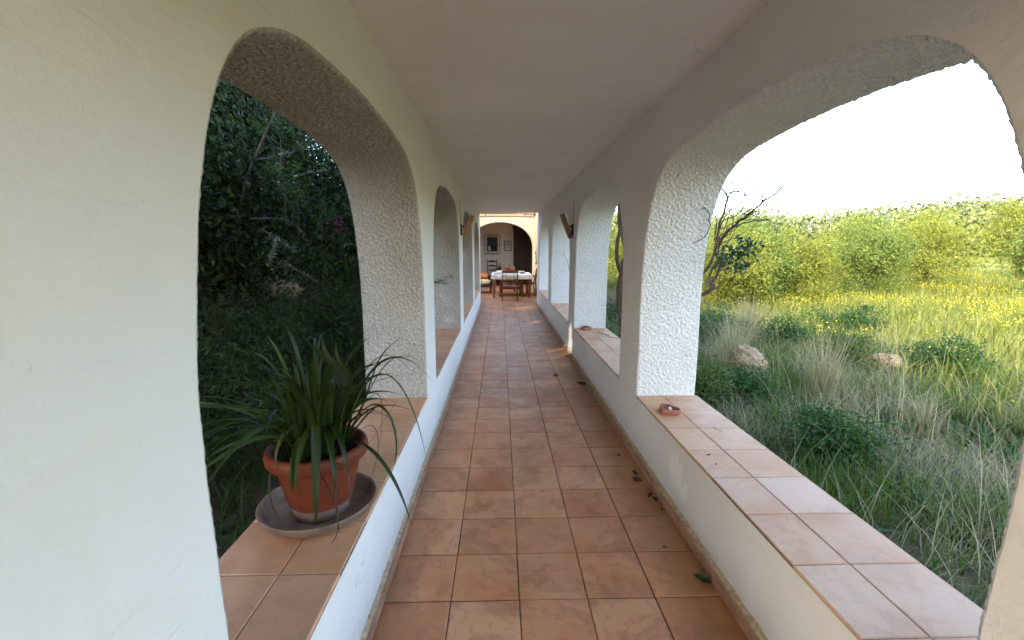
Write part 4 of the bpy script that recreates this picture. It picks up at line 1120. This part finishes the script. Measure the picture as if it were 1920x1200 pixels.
c = at(1720, 800, 2, 0); tussock(c.x, c.y, 200, .5, M['straw'], 'dry grass tuft nearest the viewer on the right')
c = at(1393, 697, 2, 0); rock('garden_rock', (c.x + .0, c.y - .05, .13), (.21, .19, .20), M['stone'], 'large pale brown rock beside the tall dry grass', 'rock', 1, 5, .35)
c = at(1327, 625, 2, 0); rock('garden_rock', (c.x, c.y, .08), (.20, .18, .17), M['stone'], 'small pale rock near the meadow edge, left of the tall grass', 'rock', 2, 5, .35)
c = at(1650, 690, 2, 0); rock('garden_rock', (c.x, c.y, .06), (.25, .2, .15), M['stone'], 'low rock in the grass at the far right', 'rock', 6, 4, .35)
# green herbs between
for i, (x, y, s_) in enumerate([(1335, 620, .3), (1395, 740, .22), (1150, 600, .35), (1480, 650, .4), (1600, 620, .45), (1760, 690, .35)]):
    c = at(x, y, 2, .0); tree('green_bush', ['low green bush in front of the small pale rock', 'bright green weed clump in front of the big rock', 'green bush below the twisted vine', 'low green bush right of the big rock', 'green bush in the middle of the garden', 'green bush at the far right of the garden'][i], 'bush', max(c.x, 1.95), c.y, s_ * 1.5, (s_ * 1.3, s_ * 1.3, s_ * .8), 40, 3500, .045, M['fresh'], .08, .012, s_ * .55, 'green bushes in the shaded garden', .2)
for i, (x, y, s_) in enumerate([(2.15, 5.6, .40), (2.0, 4.3, .30), (3.3, 6.9, .5), (2.3, 7.2, .55), (2.5, 3.1, .26), (4.6, 5.6, .4)]):
    tree('garden_shrub', ['leafy green shrub at sill level between the big rock and the arch pier', 'small green shrub just outside the nearest right sill', 'rounded green shrub behind the tall dry grass', 'dense green shrub outside the second right arch', 'small green shrub to the right, close to the nearest sill', 'green shrub in the open garden right of the rocks'][i], 'shrub', x, y, s_ * 1.7, (s_, s_, s_ * .8), 46, 5200, .04, M['grassy' if i % 2 else 'fresh'], .09, .012, s_ * .75, 'green shrubs in the shaded garden', .15, .35)
for i, (x, y, s_) in enumerate([(-1.75, 4.6, .55), (-1.9, 3.6, .5), (-1.8, 2.6, .45), (-1.75, 5.8, .6), (-2.2, 1.7, .5)]):
    tree('feathery_shrub', ['feathery dark shrub beside the jamb of the nearest left arch', 'feathery dark shrub behind the potted plant, right of it', 'feathery dark shrub directly behind the potted plant', 'feathery dark shrub at the second left arch', 'feathery dark shrub left of the potted plant'][i], 'shrub', x, y, s_ * 2.2, (s_ * .75, s_, s_ * 1.1), 60, 14000, .055, M['feather'], .12, .012, s_ * 1.15, 'feathery shrubs along the left sill', .1, .14)
# background trees in the sun
BT = [(9.5, 19, 3.4, 'sunny'), (12.5, 24, 4.6, 'sunny2'), (7.3, 24, 3.6, 'sunny2'), (15, 19, 4.2, 'sunny'), (19, 23, 5.0, 'sunny2'), (24, 20, 5.5, 'sunny'), (17, 13, 3.6, 'sunny2'), (23, 12, 4.6, 'sunny'), (11, 33, 6.0, 'sunny'), (19, 34, 7.0, 'sunny2'), (29, 30, 8.0, 'sunny'), (31, 17, 7, 'sunny2'), (6.0, 31, 5, 'sunny'), (21, 6.5, 4.2, 'sunny2')]
BL = ['first of the sunlit bushes right of the arcade', 'pale green tree behind the first sunlit bush', 'pale green tree closest to the arcade', 'rounded yellow tree in the middle of the meadow', 'pale green tree behind the rounded yellow one', 'tall yellow tree right of the middle', 'low pale green tree in front on the right', 'yellow tree farther right', 'yellow tree far back behind the bare branches', 'tall pale green tree at the back', 'tallest yellow tree at the back', 'pale green tree at the far right back', 'yellow tree far back beside the arcade', 'low pale green tree at the right edge']
for (x, y, h, lm), lb in zip(BT, BL):
    h *= random.uniform(.52, .82)
    tree('sunlit_tree', lb, 'tree', x, y, h, (h * .42, h * .42, h * .44), 120, 16000, .11, M[lm], h * .085, .09, h * .52, 'sunlit trees beyond the meadow', .3)

BK = [(6.6, 12.2, 2.0, 'sunny'), (7.9, 13.6, 2.2, 'sunny2'), (6.0, 14.6, 2.7, 'sunny2'), (9.6, 14.2, 2.3, 'sunny'), (5.3, 17.5, 3.3, 'sunny'), (12.6, 15.0, 2.7, 'sunny2'), (16.5, 16.8, 3.0, 'sunny')]
BKL = ['bright yellow green bush directly behind the bare vine', 'pale green bush behind the bright one by the vine', 'pale green bush nearest the right arcade', 'bright bush right of the bare vine', 'bright bush half hidden by the right arcade', 'low pale green bush in the middle of the meadow', 'low bright bush farther right in the meadow']
for (x, y, h, lm), lb in zip(BK, BKL):
    tree('sunlit_bush', lb, 'bush', x, y, h, (h * .50, h * .46, h * .50), 120, 15000, .085, M[lm], h * .085, .04, h * .46, 'sunlit bushes at the near edge of the meadow', .2, .45)
def woods():
    Cs = []; 
    for i in range(130):
        a_ = random.uniform(R(2), R(86)); d = random.uniform(62, 105); x, y = d * math.sin(a_), d * math.cos(a_); h = random.uniform(3.5, 6.5); w_ = h * random.uniform(.8, 1.3)
        n_ = 1100; u = rng.normal(size=(n_, 3)); u /= np.linalg.norm(u, axis=1)[:, None]
        u *= (.7 + .3 * rng.random(n_))[:, None] * (1 + .12 * np.sin(u[:, :1] * 7 + i))
        Cs.append(np.array([x, y, gz(x, y) + h * .5]) + u * np.array([w_, w_, h * .55]))
    P = np.concatenate(Cs); V, F = leaf_cloud(P, .32 + .3 * rng.random(len(P)), .8)
    tag(qmesh('distant_woods', V, F, M['woods'], None, False), 'hazy band of distant woods behind the meadow', None, None, 'stuff')
M['woods'] = leafmat('distant_leaf', [(.12, .15, .07), (.20, .23, .10), (.27, .28, .12)], .8, 0, .1)
woods()

# ------------------------------------------------------------------ bare vine at the nearest right arch, twisted vine farther on
bv = empty('bare_vine', (1.66, 3.45, 0), 0, 'bare twiggy vine with a few dark leaves outside the nearest right arch', 'vine')
o0 = Vector(bv.location); b = MB()
def vpt(x, y, X=1.66): return at(x, y, 0, X) - o0
def stem(pts, r0, r1, X=1.66, wob=.01):
    P = catmull([vpt(p[0], p[1], p[2] if len(p) > 2 else X) for p in pts], 6); n = len(P)
    P = [p + Vector([wob * mn.noise(Vector((i * .35, k, r0 * 999))) for k in range(3)]) for i, p in enumerate(P)]
    r0 += .0012; r1 += .0014
    b.tube(P, [r0 + (r1 - r0) * i / (n - 1) for i in range(n)], 7)
b.tube([Vector((.02, .35, -.1)), Vector((.0, .28, .4)), Vector((-.01, .22, .8)), vpt(1312, 556)], [.022, .02, .018, .016], 8)
stem([(1308, 556), (1325, 548), (1338, 538), (1336, 528), (1345, 515), (1352, 490), (1356, 460)], .017, .006)
stem([(1336, 540), (1330, 525), (1335, 505), (1348, 492), (1352, 478)], .012, .004)
stem([(1305, 520, 1.72), (1322, 508), (1337, 482), (1343, 455), (1350, 420), (1362, 380), (1362, 365), (1345, 342), (1343, 328, 1.6)], .012, .003)
stem([(1340, 470), (1362, 438), (1385, 415), (1400, 405), (1430, 380), (1470, 350)], .010, .003)
stem([(1343, 455), (1356, 440), (1370, 428), (1410, 415), (1440, 412)], .004, .002)
stem([(1362, 380), (1368, 365), (1385, 358), (1400, 372), (1385, 400), (1360, 412), (1352, 418)], .003, .002)
stem([(1362, 378), (1366, 350), (1380, 342), (1392, 350), (1396, 368), (1388, 385)], .003, .0015)
stem([(1317, 385, 1.5), (1350, 380), (1385, 370), (1404, 367), (1406, 380), (1395, 405)], .003, .0015)
stem([(1352, 368), (1372, 360), (1390, 356)], .003, .0015)
stem([(1318, 390, 1.38), (1325, 392, 1.42), (1331, 410, 1.45), (1328, 435, 1.45), (1315, 448, 1.42), (1300, 455, 1.38), (1288, 453, 1.36)], .0028, .0012)
stem([(1345, 475), (1350, 460), (1370, 448), (1392, 446)], .003, .0015)
stem([(1348, 515), (1348, 540), (1343, 565), (1337, 575)], .003, .0015)
stem([(1320, 560), (1330, 580), (1335, 610), (1340, 640)], .004, .002)
stem([(1322, 525), (1330, 540), (1335, 555)], .005, .003)
rs = random.Random(5)
for i in range(34):      # fine side twigs curling out of the main stems
    sx_, sy_ = rs.choice([(1345, 475), (1350, 430), (1362, 385), (1385, 415), (1400, 405), (1362, 438), (1352, 490), (1430, 380), (1343, 455), (1372, 372)])
    p = vpt(sx_, sy_) + Vector([rs.uniform(-.02, .02) for _ in range(3)])
    d = Vector((rs.uniform(-.25, .5), rs.uniform(-1, .7), rs.uniform(-.2, 1.1))).normalized(); P = [p]; cv = Vector([rs.uniform(-.35, .35) for _ in range(3)])
    for j_ in range(rs.randint(8, 15)):
        d = (d + cv * .45 + Vector([rs.uniform(-.12, .12) for _ in range(3)])).normalized(); P.append(P[-1] + d * .032)
    if min((o0 + q).x for q in P) < 1.52: continue
    n = len(P); b.tube(P, [.0036 * (1 - .7 * q / n) for q in range(n)], 5)
b.build('stems', M['vine'], bv)
V = []; 
Pl = []
for (x, y, n_, sp) in [(1378, 472, 60, .045), (1395, 462, 60, .04), (1372, 490, 55, .045), (1388, 500, 50, .035), (1352, 495, 30, .035), (1342, 488, 14, .03), (1412, 470, 40, .035), (1362, 478, 30, .04)]:
    c = vpt(x, y); Pl.append(np.array(c)[None, :] + rng.normal(size=(n_, 3)) * np.array([.03, sp * 1.1, sp]))
Pl = np.concatenate(Pl); V, F = leaf_cloud(Pl, .036 * (.6 + .8 * rng.random(len(Pl))), .5); qmesh('leaves', V, F, M['bright'], bv, False)
# twisted woody vine at the second arch
tv = empty('twisted_vine', (1.72, 5.9, 0), 0, 'thick twisted brown vine trunk outside the second right arch', 'vine'); o0 = Vector(tv.location); b = MB()
for k, (r0, ph) in enumerate([(.055, 0), (.04, 2.1), (.028, 4.2)]):
    P = []
    for i in range(40):
        t = i / 39; z = -.1 + 2.9 * t; a_ = ph + t * 9
        P.append(Vector((.10 * math.cos(a_) + .05 * math.sin(t * 7), .10 * math.sin(a_) + .28 * math.sin(t * 2.6 + .5) - .1, z)))
    b.tube(P, [r0 * (1.1 - .4 * i / 39) * (1 + .12 * math.sin(i * 1.7)) for i in range(40)], 9)
for i in range(46):
    z = random.uniform(.1, 2.6); a_ = random.uniform(0, 6.3); p = Vector((random.uniform(-.1, .15), random.uniform(-.2, .3), z)); P = [p]
    d = Vector((math.cos(a_) * .6, math.sin(a_), random.uniform(-.6, .6))).normalized()
    for j_ in range(7):
        d = (d + Vector([.5 * mn.noise(Vector((i, j_ * .7, k))) for k in range(3)]) + Vector((0, 0, -.08))).normalized(); P.append(P[-1] + d * .11)
    if min((o0 + p_).x for p_ in P) < 1.5: continue
    b.tube(P, [.008 * (1 - .11 * j_) for j_ in range(8)], 5)
b.build('stems', M['vine'], tv)
P_, cc = clumpy((.35, -.1, 1.0), (.35, .9, .9), 26, 1300, .09, .3); V, F = leaf_cloud(P_, .04 * (.6 + .8 * rng.random(len(P_))), .45); qmesh('leaves', V, F, M['bright'], tv, False)
# twig in the third arch, and one on the fourth sill
b = MB(); o0 = Vector((1.52, 7.1, .9)); r = empty('bare_twig', o0, 0, 'thin bare twig standing in the third right arch', 'twig')
T_ = [at(1068, 508, 1, 7.3), at(1064, 490, 1, 7.25), at(1058, 478, 1, 7.2), at(1053, 476, 1, 7.2)]
b.tube([p - o0 for p in [o0] + T_], [.006, .005, .004, .003, .002], 6)
b.tube([p - o0 for p in [T_[2], at(1057, 470, 1, 7.2)]], [.003, .0015], 6); b.tube([p - o0 for p in [T_[1], at(1070, 483, 1, 7.25), at(1072, 476, 1, 7.25)]], [.003, .002, .0015], 6)
b.build('stem', M['twig'], r)

# potted plants by the back wall, wall plant on the courtyard side wall
for i, (x, y, h, n_) in enumerate([(.0, 19.2, .55, 40), (.42, 19.3, .62, 46), (.75, 19.35, .55, 30), (-.05, 19.55, .75, 20)]):
    r = empty('porch_plant', (x, y, 0), 0, ['dark leafy potted plant beside the ladder back chair', 'dark spiky potted plant between chair and door', 'dark potted plant next to the door', 'taller potted plant behind the others by the chair'][i], 'potted plant', 'potted plants by the porch wall')
    b = MB(); b.lathe([(0, 0), (.11, 0), (.14, .22), (.155, .23), (.155, .26), (.13, .255), (.12, .22), (0, .22)], 24); b.build('pot', M['pot'], r)
    V = []; F = []
    for q in range(n_):
        a_ = random.uniform(0, 6.3); ln = random.uniform(.1, .8); L = h * random.uniform(.8, 1.2); d = Vector((math.cos(a_), math.sin(a_), 0)); p0 = Vector((0, 0, .22)) + d * .04
        ribbon(V, F, p0, p0 + Vector((0, 0, L * .4)), p0 + d * L * .3 * ln + Vector((0, 0, L * .8)), p0 + d * L * .6 * ln + Vector((0, 0, L * (1 - .3 * ln))), .014, 8)
    qmesh('foliage', np.array([tuple(v) for v in V]), np.array(F), M['strap'], r)
r = empty('wall_creeper', (1.30, 15.9, 1.0), 0, 'small climbing plant on the courtyard side wall', 'creeper')
b = MB(); b.tube([(0, 0, 0), (-.02, -.05, .2), (-.015, .02, .4), (-.02, -.1, .6)], [.006, .005, .004, .002], 6); b.build('stem', M['twig'], r)
P_ = np.array([(-.03, 0, .25), (-.03, -.1, .05), (-.04, .05, .42), (-.03, -.15, .12)])[rng.integers(0, 4, 90)] + rng.normal(size=(90, 3)) * np.array([.01, .06, .04]); V, F = leaf_cloud(P_, .04 * (.6 + .8 * rng.random(90)), .5); qmesh('leaves', V, F, M['hedge'], r, False)

# ------------------------------------------------------------------ light, sky, camera
sl = bpy.data.lights.new('sun', 'SUN'); sl.energy = 4.6; sl.angle = R(.53); sl.color = (1, .92, .80)
so = bpy.data.objects.new('sun', sl); COL.objects.link(so); so.rotation_euler = to_sun.to_track_quat('Z', 'Y').to_euler(); so.location = (-20, -30, 30)
w = bpy.data.worlds.new('World'); sc.world = w; w.use_nodes = True; nt = w.node_tree
bg = nt.nodes['Background']; sk = nt.nodes.new('ShaderNodeTexSky'); sk.sky_type = 'NISHITA'; sk.sun_disc = False; sk.sun_elevation = EL
sk.sun_rotation = math.atan2(to_sun.x, to_sun.y); sk.air_density = 1.0; sk.dust_density = 1.6; sk.ozone_density = 1.0
nt.links.new(sk.outputs[0], bg.inputs[0]); bg.inputs[1].default_value = 1.22
cd = bpy.data.cameras.new('camera'); cd.sensor_width = 36; cd.lens = CF / 1920 * 36; cd.clip_start = .02; cd.clip_end = 3000
cam = bpy.data.objects.new('camera', cd); COL.objects.link(cam); cam.location = CAM
cam.rotation_euler = Matrix((RT, UP, -FW)).transposed().to_euler()
sc.camera = cam
sc.view_settings.view_transform = 'Standard'; sc.view_settings.look = 'None'; sc.view_settings.exposure = 0
sc.render.engine = 'CYCLES'; sc.cycles.use_denoising = True; sc.cycles.max_bounces = 10; sc.cycles.diffuse_bounces = 4; sc.cycles.use_adaptive_sampling = True; sc.cycles.adaptive_threshold = .06; sc.cycles.transparent_max_bounces = 4; sc.cycles.sample_clamp_indirect = 6
try: sc.cycles.denoiser = 'OPENIMAGEDENOISE'
except Exception: pass
